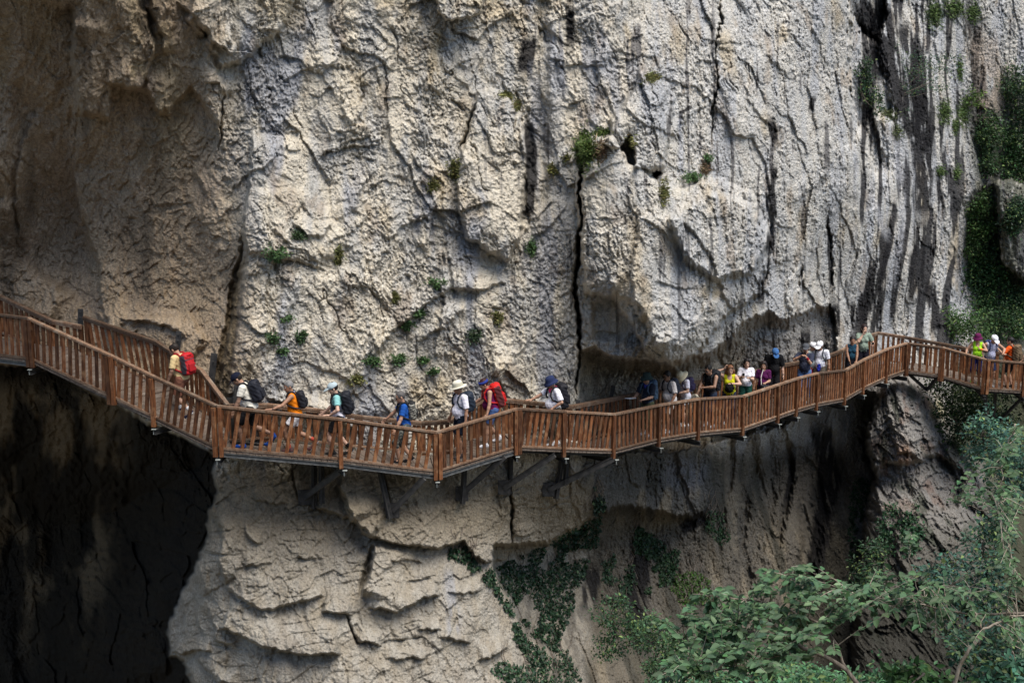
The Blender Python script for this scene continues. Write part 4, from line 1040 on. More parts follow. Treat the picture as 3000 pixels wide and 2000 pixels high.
        cd = top['col']; c2 = top.get('bands')
        def tcol(V, cd=cd, c2=c2):
            u = (V - P0) @ T / s; c = np.tile(np.array(cd, float), (len(V), 1))
            if c2:
                for z0, z1, cc in c2: c[(u[:, 2] > z0) & (u[:, 2] <= z1)] = cc
            if top.get('collar') is not None: c[((u[:, 2] > .47) & (abs(u[:, 0]) < .1))] = top['collar']
            return c
        sdf_obj('shirt', S, M_CLOTH, e, tcol, [(tt(0, 0, hem), T @ np.array([0, 0, -1.]))], carve, top.get('wr', .0035), sp['px'])
        if top.get('polo'):
            Q = SDF(.008)
            for k in range(14):
                a0 = 2 * math.pi * k / 14; Q.cap(tt(.072 * math.cos(a0), .065 * math.sin(a0), .49 + .012 * math.cos(a0 + 1.57)), tt(.080 * math.cos(a0), .075 * math.sin(a0), .47), .010 * s, .010 * s, .01)
            sdf_obj('collar', Q, M_CLOTH, e, np.array(cd) * .92)
    # --- bottom
    bot = sp.get('bottom')
    if bot:
        g = bot.get('g', .016); ln = bot.get('len', .75)
        S = SDF(.0095)
        S.ell(P0 + [0, 0, -.015 * s], np.array([.158 + .012 * fem + g * .5, .108 * fz + g * .5, .115]) * s, rotz(tw))
        if fz > 1.05: S.ell(P0 + [0, .03, .02 * s], np.array([.15, .11 * fz, .1]) * s, rotz(tw))
        for (hip, K), A in zip(kn, an):
            if ln <= 1: S.cut(hip, hip + (K - hip) * ln, (.088 * (.6 + .4 * fz) + g) * s, (.068 + g * 1.4 + bot.get('flare', 0)) * s, .03)
            else:
                S.cap(hip, K, (.088 * (.6 + .4 * fz) + g) * s, (.056 + g) * s, .03); S.cut(K, K + (A - K) * (ln - 1), (.060 + g) * s, (.044 + g + bot.get('flare', 0)) * s, .03)
        if bot.get('skirt'): S.cut(P0, P0 + [0, 0, -.40 * s], .15 * s, .17 * s, .05)
        bc = bot['col']; camo = bot.get('camo')
        def bcol(V):
            c = np.tile(np.array(bc, float), (len(V), 1))
            if camo:
                q = np.sin(V[:, 0] * 40 + 3 * np.sin(V[:, 2] * 23)) * np.sin(V[:, 2] * 31 + 2 * np.sin(V[:, 1] * 37)); c[q > .25] = camo
            return c
        sdf_obj(bot.get('name', 'shorts'), S, M_CLOTH, e, bcol, [(P0 + [0, 0, .085 * s], (0, 0, 1.))], (), .003, sp['px'] + 5)
    # --- shoes
    sc = np.array(sp.get('shoe', (.05, .05, .055))); sole = np.array(sp.get('sole', (.6, .6, .58)))
    for i, A in enumerate(an):
        up = feet[i][2]; S = SDF(.0085)
        heel = A + np.array([0, -.035 * s, -.05 * s]); ball = A + np.array([0, .10 * s, -.055 * s - up * .6 * s]); toe = ball + np.array([0, .055 * s, -.004 * s])
        S.cap(A + [0, -.01, -.0], heel, .045 * s, .042 * s, .02); S.cap(heel, ball, .042 * s, .042 * s, .03); S.cap(ball, toe, .042 * s, .034 * s, .02)
        def shc(V, b0=heel, b1=ball):
            ax_ = b1 - b0; nrm = np.cross(np.array([1., 0, 0]), ax_); nrm /= np.linalg.norm(nrm); h_ = (V - b0) @ nrm
            return np.where((h_ < -.022)[:, None], sole[None], sc[None])
        sdf_obj('shoe', S, M_CLOTH, e, shc)
        if sp.get('sock'):
            S = SDF(.0085); kk = kn[i][1]; S.cut(A, A + (kk - A) * sp.get('sockh', .22), .042 * s, .048 * s, .01); sdf_obj('sock', S, M_CLOTH, e, np.array(sp['sock']))
    # --- hair and hats
    hs = sp.get('hairstyle', 'short')
    if hs != 'none':
        S = SDF(.009); t_ = {'short': .008, 'crop': .003, 'long': .014, 'bob': .016, 'bun': .008}.get(hs, .01)
        S.ell(hh(0, -.018, .036), np.array([.077 + t_, .097 + t_, .092 + t_]) * s * hs_, HM, .02)
        if hs in ('long', 'bob', 'curly'):
            ln = {'long': .26, 'bob': .12, 'curly': .24}[hs]
            S.ell(hh(0, -.055, -.03), np.array([.092, .062, .10]) * s * hs_, HM, .03)
            dn = np.array([0, -.03, -1.])
            S.cap(hh(-.06, -.05, 0), hh(-.06, -.045, 0) + dn * ln * s, .036 * s, .030 * s, .03); S.cap(hh(.06, -.05, 0), hh(.06, -.045, 0) + dn * ln * s, .036 * s, .030 * s, .03); S.cap(hh(0, -.08, 0), hh(0, -.07, 0) + dn * ln * s, .045 * s, .035 * s, .03)
            if hs == 'curly':
                for k in range(9): a0 = k / 9 * math.pi + math.pi; S.ell(hh(.10 * math.cos(a0), -.03 + .07 * math.sin(a0), -.06 - .02 * (k % 3)), np.array([.035, .035, .06]) * s * hs_, HM, .02)
        if hs == 'bun': S.ell(hh(0, -.125, .0), np.array([.035, .04, .045]) * s * hs_, HM, .02)
        fc = hh(0, .085, -.05 if hs != 'bald' else 0) if hs in ('short', 'crop', 'bun', 'bald') else hh(0, .105, -.035)
        carve = [(fc, (.078 * s * hs_, .088 * s * hs_, .125 * s * hs_))]
        if hs in ('short', 'crop', 'bun'): S2 = [(hh(0, 0, -.045), HM @ np.array([0, .35, -.94]))]
        else: S2 = []
        if hs == 'bald': carve.append((hh(0, -.01, .13), (.07, .085, .075))); S2 = [(hh(0, 0, -.05), HM @ np.array([0, .3, -.95]))]
        # face opening in head coordinates: use a plane that slants from the forehead to behind the ears
        if hs in ('short', 'crop', 'bun', 'bald'): S2.append((hh(0, .066, .055), HM @ np.array([0, .93, -.36]) / np.linalg.norm([0, .93, -.36])))
        sdf_obj('hair', S, M_HAIR, e, hairc, S2, carve, .003, 3)
    hat = sp.get('hat')
    if hat:
        kind, hc = hat[0], np.array(hat[1]); S = SDF(.008)
        if kind == 'cap':
            S.ell(hh(0, -.012, .045), np.array([.092, .112, .092]) * s * hs_, HM, .02)
            a_ = hat[2] if len(hat) > 2 else 0
            br = [hh(x_, .10 + .06 * math.cos(x_ * 16), .052 - .006 * abs(x_) * 10 + (.0 - 0.01)) for x_ in (-.06, -.03, 0, .03, .06)]
            V, Fc = S.mesh([(hh(0, 0, .028), HM @ np.array([0, -.12, -1.]) / 1.007)], (), .001)
            o = mesh_np('cap', V, Fc, M_CLOTH, e, True, paint(V, hc))
            Q = SDF(.007); Q.ell(hh(0, .115, .040), np.array([.078, .085, .011]) * s * hs_, HM @ rotx(-R(14)), .01)
            sdf_obj('visor', Q, M_CLOTH, o, hc * .9, [(hh(0, .085, .03), HM @ np.array([0, -1., 0]))])
            if len(hat) > 3:
                Q = SDF(.007); Q.ell(hh(0, .085, .085), np.array([.025, .03, .022]) * s * hs_, HM, .01); sdf_obj('emblem', Q, M_CLOTH, o, np.array(hat[3]))
        else:
            rr = {'bucket': .150, 'wide': .19, 'brim': .165}[kind]; drop = {'bucket': .05, 'wide': .07, 'brim': .015}[kind]
            m = MB(); nA = 28; ring = []
            prof = [(0, .145), (.05, .142), (.082, .125), (.096, .085), (.100, .040), (.104, .030), ((.104 + rr) / 2, .030 - drop * .4), (rr, .030 - drop), (rr - .004, .022 - drop), (.100, .022), (.093, .04), (.07, .10), (0, .12)]
            vs = []; fs = []
            for j, (r_, z_) in enumerate(prof):
                for k in range(nA):
                    a0 = 2 * math.pi * k / nA; wv_ = .012 * math.sin(a0 * 2 + 1) + .008 * math.sin(a0 * 3) if r_ > .12 else 0
                    vs.append(hh(r_ * .95 * math.cos(a0), -.012 + r_ * 1.12 * math.sin(a0), z_ + .01 + wv_))
            for j in range(len(prof) - 1):
                for k in range(nA): fs.append((j * nA + k, j * nA + (k + 1) % nA, (j + 1) * nA + (k + 1) % nA, (j + 1) * nA + k))
            vs = np.array(vs); cc = np.tile(hc, (len(vs), 1))
            if len(hat) > 2: cc[3 * nA:5 * nA + nA] = hat[2]
            o = mesh_np('hat', vs, np.array(fs)[:, ::-1], M_CLOTH, e, True, cc)
    if sp.get('band'):
        S = SDF(.008); S.ell(hh(0, -.012, .055), np.array([.095, .115, .085]) * s * hs_, HM, .02)
        sdf_obj('headband', S, M_CLOTH, e, np.array(sp['band']), [(hh(0, 0, .085), HM @ np.array([0, .0, 1.])), (hh(0, 0, .035), HM @ np.array([0, .0, -1.]))])
    if sp.get('scarf'):
        S = SDF(.008)
        for k in range(12):
            a0 = 2 * math.pi * k / 12; a1 = 2 * math.pi * (k + 1) / 12; f_ = lambda a: tt(.085 * math.cos(a), -.005 + .078 * math.sin(a), .495 + .02 * -math.sin(a)); S.cap(f_(a0), f_(a1), .022 * s, .022 * s, .01)
        S.ell(tt(0, .10, .45), np.array([.04, .025, .05]) * s, T, .02)
        sdf_obj('scarf', S, M_CLOTH, e, np.array(sp['scarf']), (), (), .003)
    if sp.get('glasses'):
        m = MB(); up = .045 if sp['glasses'] == 'top' else 0; yo = .088 if not up else .092; zo = .006 if not up else .105
        for sg in (-1, 1):
            c = hh(sg * .032, yo + .012, zo); m.box(c, np.array([.046, .010, .034]) * s, HM)
            m.bar(hh(sg * .056, yo + .008, zo + .006), hh(sg * .088, -.005, zo + .006), .005, .007)
        m.bar(hh(-.012, yo + .014, zo + .006), hh(.012, yo + .014, zo + .006), .006, .006)
        m.build('sunglasses', M_LENS, e)
    if sp.get('watch'):
        i = sp['watch'] - 1; W, f, *_ = hands[i]; m = MB(); m.tube([W - f * .035, W - f * .012], [.034 * s, .033 * s], 10); m.build('watch', M_PLAST, e)
    if sp.get('mask'):
        pass
    inf = dict(e=e, T=T, tt=tt, s=s, hh=hh, hands=hands, arms=arms, P0=P0, fz=fz, shw=shw, base=base, Rz=Rz, HM=HM)
    return inf

def top_thing(name, inf, label, cat, group=None, local=(0, 0, 0)):
    """an empty of its own, standing where the person's frame has local"""
    p = inf['base'] + inf['Rz'] @ np.array(local, float)
    o = empty(name, tuple(p), 0); o.rotation_euler = inf['e'].rotation_euler
    tag(o, label, cat, group); return o

def backpack(inf, col, label, size=1.0, tall=1.0, acc=None, strap=None, lids=True, net=False, bottle=None):
    tt, s, T = inf['tt'], inf['s'], inf['T']
    c0 = inf['P0']
    o = top_thing('backpack', inf, label, 'backpack', 'backpacks worn by the walkers', c0)
    off = -c0
    col = np.array(col); strap = col * .8 + .003 if strap is None else np.array(strap)
    w_, d_, h_ = .155 * size, .10 * size, .235 * size * tall
    yb = -.115 - d_ * .9
    zc = .28 - (size - 1) * .1
    def sh(p): return np.array(p) + off
    S = SDF(.0095)
    S.rbox(sh(tt(0, yb, zc)), np.array([w_, d_, h_]) * s, T, .07, .03)
    S.ell(sh(tt(0, yb - d_ * .3, zc - h_ * .25)), np.array([w_ * .9, d_ * 1.0, h_ * .7]) * s, T, .05)
    def bc(V):
        c = np.tile(col, (len(V), 1)); u = (V - sh(tt(0, yb, zc))) @ T
        if acc is not None: c[(np.abs(u[:, 2] - h_ * .5) < .012) | (np.abs(u[:, 0]) > w_ * s * .93)] = acc
        if net:
            q = (np.abs(np.sin(u[:, 2] * 60 + u[:, 0] * 60)) < .3) | (np.abs(np.sin(u[:, 2] * 60 - u[:, 0] * 60)) < .3); c[q] = net
        return c
    sdf_obj('bag', S, M_PACK, o, bc, (), (), .006, 4)
    if lids:
        S = SDF(.0095); S.ell(sh(tt(0, yb - .01, zc + h_ * .9)), np.array([w_ * .95, d_ * 1.05, .055 * size]) * s, T, .03); sdf_obj('lid', S, M_PACK, o, col * 1.15)
    S = SDF(.0095); S.rbox(sh(tt(0, yb - d_ * 1.15, zc - h_ * .3)), np.array([w_ * .7, .035 * size, h_ * .42]) * s, T, .03, .02); sdf_obj('pocket', S, M_PACK, o, col * .85)
    sw = inf['shw'] * .55
    fz = inf['fz']
    for sg in (-1, 1):
        pts = [tt(sg * sw * .8, yb + d_ * .8, zc + h_ * .75), tt(sg * sw, -.06, .535), tt(sg * sw * 1.02, .02, .540), tt(sg * sw * 1.08, .105, .47), tt(sg * sw * 1.15, .14, .36), tt(sg * sw * 1.5, .115, .26), tt(sg * .165, .0, .19), tt(sg * .13, yb + d_ * .6, .12)]
        S = SDF(.008)
        for a, b in zip(pts, pts[1:]): S.cap(sh(a), sh(b), .019 * s, .019 * s, .015)
        sdf_obj('strap', S, M_PACK, o, strap)
    if sp_hip := (tall > 1.05 or size > 1.05):
        S = SDF(.008); n = 14
        for k in range(n):
            a0, a1 = [2 * math.pi * q / n for q in (k, k + 1)]; f_ = lambda a: tt((.160) * math.cos(a), .012 + .118 * fz * math.sin(a), .045); S.cap(sh(f_(a0)), sh(f_(a1)), .014 * s, .014 * s, .01)
        sdf_obj('hip_belt', S, M_PACK, o, strap)
    m = MB(); m.tube([sh(tt(-.03, yb, zc + h_ * 1.05)), sh(tt(0, yb, zc + h_ * 1.05 + .05)), sh(tt(.03, yb, zc + h_ * 1.05))], .008, 6); m.build('grab_loop', M_PLAST, o)
    m = MB(); m.bar(sh(tt(w_ * .4, yb - d_ * 1.62, zc - h_ * .1)), sh(tt(w_ * .4, yb - d_ * 1.62, zc - h_ * .3)), .012, .008); m.build('zip_pull', M_GALV, o)
    if bottle is not None:
        m = MB(); m.tube([sh(tt(.15 * size, yb, zc - h_ * .8)), sh(tt(.15 * size, yb, zc - h_ * .1)), sh(tt(.15 * size, yb, zc))], [.036, .036, .015], 10); m.build('bottle', M_GALV, o)
    return o

def held(name, inf, i, label, cat, build, group=None, off=(0, 0, 0)):
    """a thing in hand i; build(mb-parent) gets the hand frame"""
    W, f, wd, inw, grip = inf['hands'][i]
    o = top_thing(name, inf, label, cat, group, grip + np.array(off))
    build(o, f, wd, inw); return o
WALK3 = ((-.10, -.30, .22), (.10, .24, 0))
WALKB = ((-.10, .26, 0), (.10, -.28, .22))
STAND = ((-.11, .03, 0), (.11, -.02, 0))
BLACK = (.010, .010, .012)
def solveH(sp):
    b = stand(sp['px'], sp['fr']); lo, hi = 1.2, 2.3
    for _ in range(30):
        m_ = (lo + hi) / 2
        if proj(b + [0, 0, m_])[1] < sp['ty']: hi = m_
        else: lo = m_
    return min(max(lo / sp.get('pf', 1.0), 1.6), 2.02)
G_W = 'hikers walking up the walkway in single file'; G_S = 'visitors standing at the railing under the rock bulge'
PEOPLE = [
 dict(k='redpack', px=540, fr=.62, ty=988, pf=1.0, rz=62, lean=9, hp=35, hy=10, feet=((-.09,-.24,.20),(.09,.18,0)), L=(-.30,.16,.80), Rr=(.28,.22,.84), hairstyle='bald', stubble=1, fat=1.1,
      top=dict(col=(.74,.55,.27), sleeve=.8), bottom=dict(col=(.25,.105,.065), len=.85, flare=.01), shoe=(.015,.02,.05), sock=(.6,.6,.6), group=G_W,
      label='balding hiker in cream yellow tee and brown shorts climbing the ramp under a red backpack', pack=((.42,.008,.012), 'red backpack with clipped-on gear worn by the hiker in the yellow tee', 1.0, 1.0, (.05,.04,.05))),
 dict(k='navycap', px=742, fr=.45, ty=1078, pf=.94, rz=88, lean=19, hp=32, hy=8, feet=((-.10,.20,0),(.10,-.40,.28)), L=(-.27,.34,.84), Rr=(.27,.42,.86), fat=1.15, stubble=1,
      top=dict(col=(.78,.73,.62), sleeve=.62), bottom=dict(col=BLACK, len=.9), shoe=(.015,.07,.32), sole=(.02,.10,.4), hat=('cap',(.010,.012,.026)), group=G_W,
      label='man in off-white tee and navy cap bending forward, in blue shoes', pack=((.010,.011,.018), 'round black daypack on the man in the off-white tee and navy cap', 1.05, .9)),
 dict(k='orange', px=872, fr=.36, ty=1116, pf=.96, rz=92, fem=1, lean=13, hp=10, hy=28, feet=((-.09,.18,0),(.09,-.38,.25)), L=(-.40,.50,1.13,(-.4,-.5,-.8)), Rr=(.25,.0,.84), hands=('flat','rest'), hair=(.22,.21,.20), hairstyle='short', glasses='top', skin='brown', scarf=(.16,.19,.27), watch=1,
      top=dict(col=(.90,.24,.01), sleeve=0, hem=-.05), bottom=dict(col=(.78,.76,.80), len=.6, flare=.02), shoe=(.12,.06,.06), sock=(.5,.08,.05), group=G_W,
      label='grey haired woman in orange sleeveless top and white shorts with a hand on the rail', pack=((.010,.010,.014), 'small black backpack on the woman in orange', .85, .95)),
 dict(k='boy', px=998, fr=.42, ty=1122, pf=.97, rz=95, lean=7, hp=18, hy=12, feet=((-.10,.16,0),(.10,-.22,.12)), L=(-.26,.20,1.03,(-.9,-.9,.1)), Rr=(.22,.34,.98), hands=('flat','rest'), hair=(.015,.010,.008), skin='fair', watch=0,
      top=dict(col=(.78,.74,.80), sleeve=.65, bands=[(.29,.9,(.24,.50,.48)),(.15,.29,(.09,.10,.14))], hem=-.10), bottom=dict(col=BLACK, len=.85), shoe=(.02,.02,.02), sock=(.01,.01,.01), sockh=.3, hat=('cap',(.42,.50,.52)), group=G_W,
      label='young man in pale blue cap and teal, grey and white banded tee, hand on hip', pack=((.008,.009,.014), 'black backpack on the young man in the banded tee', 1.05, 1.0)),
 dict(k='blue', px=1188, fr=.42, ty=1143, pf=.99, rz=100, lean=6, hp=12, hy=8, feet=((-.10,.16,0),(.10,-.12,.08)), L=(-.33,.26,.88), Rr=(.30,.42,.98), hair=(.10,.09,.085), hairstyle='crop', glasses=1, skin='tan',
      top=dict(col=(.016,.085,.34), sleeve=.7), bottom=dict(col=(.06,.07,.07), camo=(.20,.20,.17), len=1.35, name='trousers'), shoe=(.01,.01,.012), sole=(.75,.75,.75), group=G_W,
      label='cropped grey haired man in royal blue tee, sunglasses and camouflage trousers', pack=((.012,.012,.012), 'black backpack covered by pale netting on the man in blue', .85, 1.0, None, None, (.42,.40,.33))),
 dict(k='polo', px=1352, fr=.55, ty=1107, pf=1.0, rz=122, lean=3, hp=12, hy=-12, feet=((-.12,.08,0),(.10,-.12,0)), L=(-.30,.06,.80), Rr=(.30,.12,.82), fat=1.2, skin='brown', hair=(.1,.1,.1),
      top=dict(col=(.80,.77,.84), sleeve=.85, polo=1), bottom=dict(col=(.008,.012,.022), len=.9), shoe=(.06,.05,.05), hat=('brim',(.72,.68,.56),(.5,.47,.36)), group=G_W,
      label='man in white polo and off-white sun hat, navy shorts, on the second flight', pack=((.012,.02,.035), 'navy backpack on the man in the white polo and off-white hat', .95, .95)),
 dict(k='purple', px=1462, fr=.5, ty=1107, pf=.95, rz=108, fem=1, lean=17, hp=18, hy=0, feet=((-.11,.22,0),(.11,-.20,.05)), L=(-.30,.24,.82), Rr=(.30,.40,.98), fat=1.3, skin='tan', hair=(.035,.008,.008), hairstyle='short', band=(.03,.05,.26),
      top=dict(col=(.115,.008,.06), sleeve=0, low=1), bottom=dict(col=(.06,.11,.26), len=.8), shoe=(.75,.76,.8), group=G_W,
      label='woman in purple vest with blue headband bending under a big red pack', pack=((.55,.012,.010), 'large bright red rucksack on the woman in the purple vest', 1.1, 1.12, (.10,.02,.02))),
 dict(k='navyhat', px=1624, fr=.5, ty=1097, pf=.99, rz=114, lean=5, hp=20, hy=2, feet=((-.12,.10,0),(.12,-.12,0)), L=(-.24,.16,.98,(-.8,-.8,0)), Rr=(.30,.50,1.08,(.5,-.2,-.8)), hands=('rest','flat'), fat=1.35, skin='tan', scarf=(.62,.06,.16),
      top=dict(col=(.80,.80,.85), sleeve=.85), bottom=dict(col=(.075,.06,.042), len=1.8, name='trousers'), shoe=(.75,.75,.75), hat=('bucket',(.022,.032,.085)), group=G_W,
      label='stout man in white tee, navy bucket hat and pink neck scarf reaching an arm forward', pack=((.008,.008,.012), 'tall black rucksack on the man with the navy bucket hat', 1.1, 1.15)),
 dict(k='guide', px=1895, fr=.5, ty=1090, pf=1.0, rz=138, lean=4, hp=4, hy=-20, feet=STAND, L=(-.12,.34,1.08), Rr=(.14,.40,1.12), hands=('hold','hold'), fat=1.15, skin='tan', scarf=(.03,.035,.2), hair=(.03,.02,.02),
      top=dict(col=(.018,.022,.034), sleeve=.85), bottom=dict(col=(.085,.09,.05), len=1.8, name='trousers'), shoe=(.5,.5,.5), hat=('bucket',(.035,.055,.050)), group=G_S,
      label='man in dark navy tee and green bucket hat holding a paper and a hiking pole', pack=((.05,.09,.14), 'grey blue rucksack on the man in the green bucket hat', 1.0, 1.15)),
 dict(k='specs', px=1962, fr=.45, ty=1086, pf=.97, rz=125, lean=12, hp=8, hy=5, feet=((-.12,.12,0),(.12,-.1,0)), L=(-.28,.22,.90), Rr=(.26,.30,1.0), fat=1.35, skin='brown', glasses=1, hair=(.02,.015,.012),
      top=dict(col=(.70,.64,.60), sleeve=.85, polo=1), bottom=dict(col=(.65,.6,.56), len=.9), shoe=(.7,.7,.7), group=G_S,
      label='dark haired man in pale polo shirt and sunglasses leaning towards the rail', pack=((.015,.02,.035), 'black backpack on the man in the pale polo shirt', .9, .95)),
 dict(k='sunhat', px=2008, fr=.75, ty=1084, pf=.97, rz=112, fem=1, lean=10, hp=40, hy=10, feet=STAND, L=(-.16,.32,1.08), Rr=(.22,.1,.85), skin='fair', hair=(.010,.009,.010), hairstyle='long',
      top=dict(col=(.78,.76,.86), sleeve=.65, hem=-.12), bottom=dict(col=(.7,.7,.74), len=.6), shoe=(.7,.7,.72), hat=('wide',(.78,.70,.48)), group=G_S,
      label='woman hidden under a wide cream sun hat with long black hair, in white tee', pack=((.025,.02,.06), 'dark patterned backpack on the woman in the wide cream hat', .85, .95)),
 dict(k='sleeveless', px=2078, fr=.5, ty=1054, pf=1.0, rz=140, lean=5, hp=20, hy=-5, feet=STAND, L=(-.04,.34,1.14,(-1,-.4,-.2)), Rr=(.16,.36,.96), hands=('hold','hold'), fat=1.12, skin='tan', glasses=1, hair=(.010,.009,.008), hairstyle='crop', stubble=1,
      top=dict(col=(.008,.008,.010), sleeve=0), bottom=dict(col=(.025,.035,.06), len=1.8, name='trousers'), shoe=(.6,.6,.6), group=G_S,
      label='muscular man in black sleeveless shirt and sunglasses holding a cream hat', pack=((.008,.009,.013), 'black rucksack on the man in the sleeveless shirt', 1.05, 1.1)),
 dict(k='yellow', px=2133, fr=.5, ty=1066, pf=.99, rz=172, fem=1, lean=4, hp=12, hy=8, feet=STAND, L=(-.06,.30,1.24,(-1,-.2,-.2)), Rr=(.16,.06,1.60,(1,.3,-.3)), hands=('hold','up'), fat=1.3, skin='fair', hair=(.20,.085,.04), hairstyle='curly', glasses='top',
      top=dict(col=(.58,.56,.015), sleeve=0, low=1), bottom=dict(col=(.045,.05,.075), len=1.8, name='trousers'), shoe=(.6,.6,.6), group=G_S,
      label='woman in bright yellow vest with curly auburn hair, one arm raised, holding a black hat'),
 dict(k='whitetee', px=2182, fr=.62, ty=1047, pf=1.0, rz=172, fem=1, lean=2, hp=4, hy=8, feet=STAND, L=(-.08,.32,1.22), Rr=(.12,.30,1.24), hands=('hold','hold'), skin='fair', hair=(.012,.009,.009), hairstyle='long', glasses='top', watch=1,
      top=dict(col=(.82,.80,.86), sleeve=.7, hem=.0), bottom=dict(col=(.014,.065,.048), len=1.85, name='trousers', flare=.03), shoe=(.2,.2,.2), group=G_S,
      label='black haired woman in white tee and dark green trousers looking at her phone'),
 dict(k='plum', px=2232, fr=.4, ty=1055, pf=1.0, rz=165, fem=1, lean=2, hp=4, hy=0, feet=STAND, L=(-.10,.30,1.10), Rr=(.28,.06,.84), hands=('hold','rest'), skin='tan', hair=(.02,.012,.012), hairstyle='bob', glasses='top', fat=1.05,
      top=dict(col=(.075,.010,.060), sleeve=.75), bottom=dict(col=(.012,.012,.016), len=1.8, name='trousers'), shoe=(.5,.5,.5), group=G_S,
      label='woman in plum tee carrying a black handbag beside the tall man in black'),
 dict(k='tall', px=2262, fr=.78, ty=1010, pf=1.0, rz=172, lean=3, hp=38, hy=12, feet=STAND, L=(-.29,.08,.82), Rr=(.28,.05,.8), skin='fair', fat=1.15, hair=(.03,.02,.015), watch=1,
      top=dict(col=(.008,.008,.009), sleeve=.9, g=.03), bottom=dict(col=BLACK, len=.85), shoe=(.4,.4,.4), hat=('cap',(.055,.15,.36),0,(.03,.09,.25)), group=G_S,
      label='tall man in loose black tee and blue cap with his head bowed'),
 dict(k='phone', px=2353, fr=.38, ty=1001, pf=1.0, rz=165, lean=2, hp=4, hy=4, feet=STAND, L=(-.05,.33,1.40), Rr=(.10,.33,1.42), hands=('hold','hold'), skin='tan', fat=1.15, hair=(.03,.02,.015),
      top=dict(col=(.035,.040,.065), sleeve=.85), bottom=dict(col=(.10,.17,.33), len=1.8, name='jeans'), shoe=(.5,.5,.5), hat=('cap',(.08,.085,.095)), group=G_S, cuff=(.4,.01,.02),
      label='man in slate tee, grey cap and jeans photographing with his phone, red wristband'),
 dict(k='redshorts', px=2370, fr=.75, ty=996, pf=1.0, rz=215, lean=2, hp=15, hy=0, feet=STAND, L=(-.26,.10,.82), Rr=(.42,.20,1.08), hands=('rest','flat'), skin='tan', hair=(.03,.02,.015), watch=1, fat=1.1,
      top=dict(col=(.34,.38,.37), sleeve=0), bottom=dict(col=(.30,.008,.02), len=.85), shoe=(.5,.5,.5), hat=('cap',(.85,.85,.87)), group=G_S,
      label='person in grey vest, red shorts and white cap behind the man taking a photo'),
 dict(k='whitecap', px=2398, fr=.55, ty=985, pf=1.0, rz=150, lean=3, hp=22, hy=-4, feet=STAND, L=(-.30,.04,.80), Rr=(.24,.14,.95), skin='brown', hair=(.015,.01,.01), watch=1,
      top=dict(col=(.78,.78,.84), sleeve=.7), bottom=dict(col=(.12,.10,.075), len=1.8, name='trousers'), shoe=(.5,.5,.5), hat=('cap',(.86,.86,.88)), group=G_S,
      label='slim person in white tee and white cap with a blue cloth at the waist', pack=((.05,.06,.065), 'grey backpack on the slim person in white tee and cap', .8, .9)),
 dict(k='teal', px=2489, fr=.45, ty=982, pf=1.0, rz=176, fem=1, lean=3, hp=6, hy=6, feet=STAND, L=(-.13,.27,.90,(-1,-.5,0)), Rr=(.10,.27,.92,(1,-.5,0)), hands=('hold','rest'), skin='brown', hair=(.014,.010,.010), hairstyle='bun',
      top=dict(col=(.012,.045,.075), sleeve=0), bottom=dict(col=(.014,.015,.022), len=.55, skirt=1, name='skirt'), shoe=(.3,.3,.3), group=G_S,
      label='dark haired woman in teal sleeveless top and black skirt holding a white cap'),
 dict(k='sage', px=2523, fr=.5, ty=946, pf=1.0, rz=180, fem=1, lean=2, hp=2, hy=8, feet=STAND, L=(-.22,.28,1.14), Rr=(.07,.20,1.44,(.6,.3,-1)), hands=('hold','up'), skin='fair', hair=(.02,.010,.010), hairstyle='long',
      top=dict(col=(.24,.30,.24), sleeve=.7), bottom=dict(col=(.014,.012,.02), len=1.8, name='trousers'), shoe=(.3,.3,.3), group=G_S,
      label='long haired woman in sage green tee, hand to her face, phone in the other'),
 dict(k='neon', px=2856, fr=.30, ty=981, pf=.98, rz=158, fem=1, lean=8, hp=6, hy=-25, feet=STAND, L=(-.08,.30,1.30,(-1,-.3,-.3)), Rr=(.34,.34,1.12), hands=('up','flat'), skin='tan', hair=(.02,.012,.01), hairstyle='short', cuff=(.8,.25,.02),
      top=dict(col=(.42,.85,.03), sleeve=0, low=1), bottom=dict(col=(.015,.02,.10), len=1.3, name='leggings'), shoe=(.42,.85,.03), sole=(.5,.9,.1), hat=('bucket',(.11,.012,.065)), group='walkers on the far end of the walkway',
      label='woman in neon yellow vest and purple hat at the far railing'),
 dict(k='lilac', px=2892, fr=.35, ty=974, pf=.97, rz=190, lean=14, hp=26, hy=8, feet=STAND, L=(-.26,.36,1.10,(-.6,-.6,.2)), Rr=(.24,.1,.9), hands=('flat','rest'), skin='tan', hair=(.02,.012,.01),
      top=dict(col=(.55,.55,.70), sleeve=0), bottom=dict(col=(.02,.03,.08), len=.9), shoe=(.3,.3,.3), hat=('cap',(.88,.88,.9)), group='walkers on the far end of the walkway',
      label='person in pale lilac vest and white cap leaning a hand on the far rail', pack=((.02,.03,.12), 'blue backpack on the person in the lilac vest', .8, .9)),
 dict(k='orangetee', px=2955, fr=.38, ty=985, pf=1.0, rz=48, lean=4, hp=6, hy=10, feet=((-.12,.04,0),(.12,-.04,0)), L=(-.22,.34,1.28), Rr=(.24,.20,1.0), hands=('hold','rest'), skin='tan', hair=(.012,.010,.010), hairstyle='short', fat=1.1,
      top=dict(col=(.74,.10,.015), sleeve=.8), bottom=dict(col=(.012,.012,.014), len=.85), shoe=(.03,.03,.03), group='walkers on the far end of the walkway',
      label='man in bright orange tee looking at a phone at the far end', pack=((.13,.085,.045), 'khaki brown backpack on the man in the orange tee', 1.1, 1.05)),
 dict(k='edge', px=3020, fr=.4, ty=985, pf=1.0, rz=120, lean=3, hp=10, hy=0, feet=STAND, L=(-.30,.16,.84), Rr=(.28,.22,.9), skin='tan', hair=(.012,.010,.010),
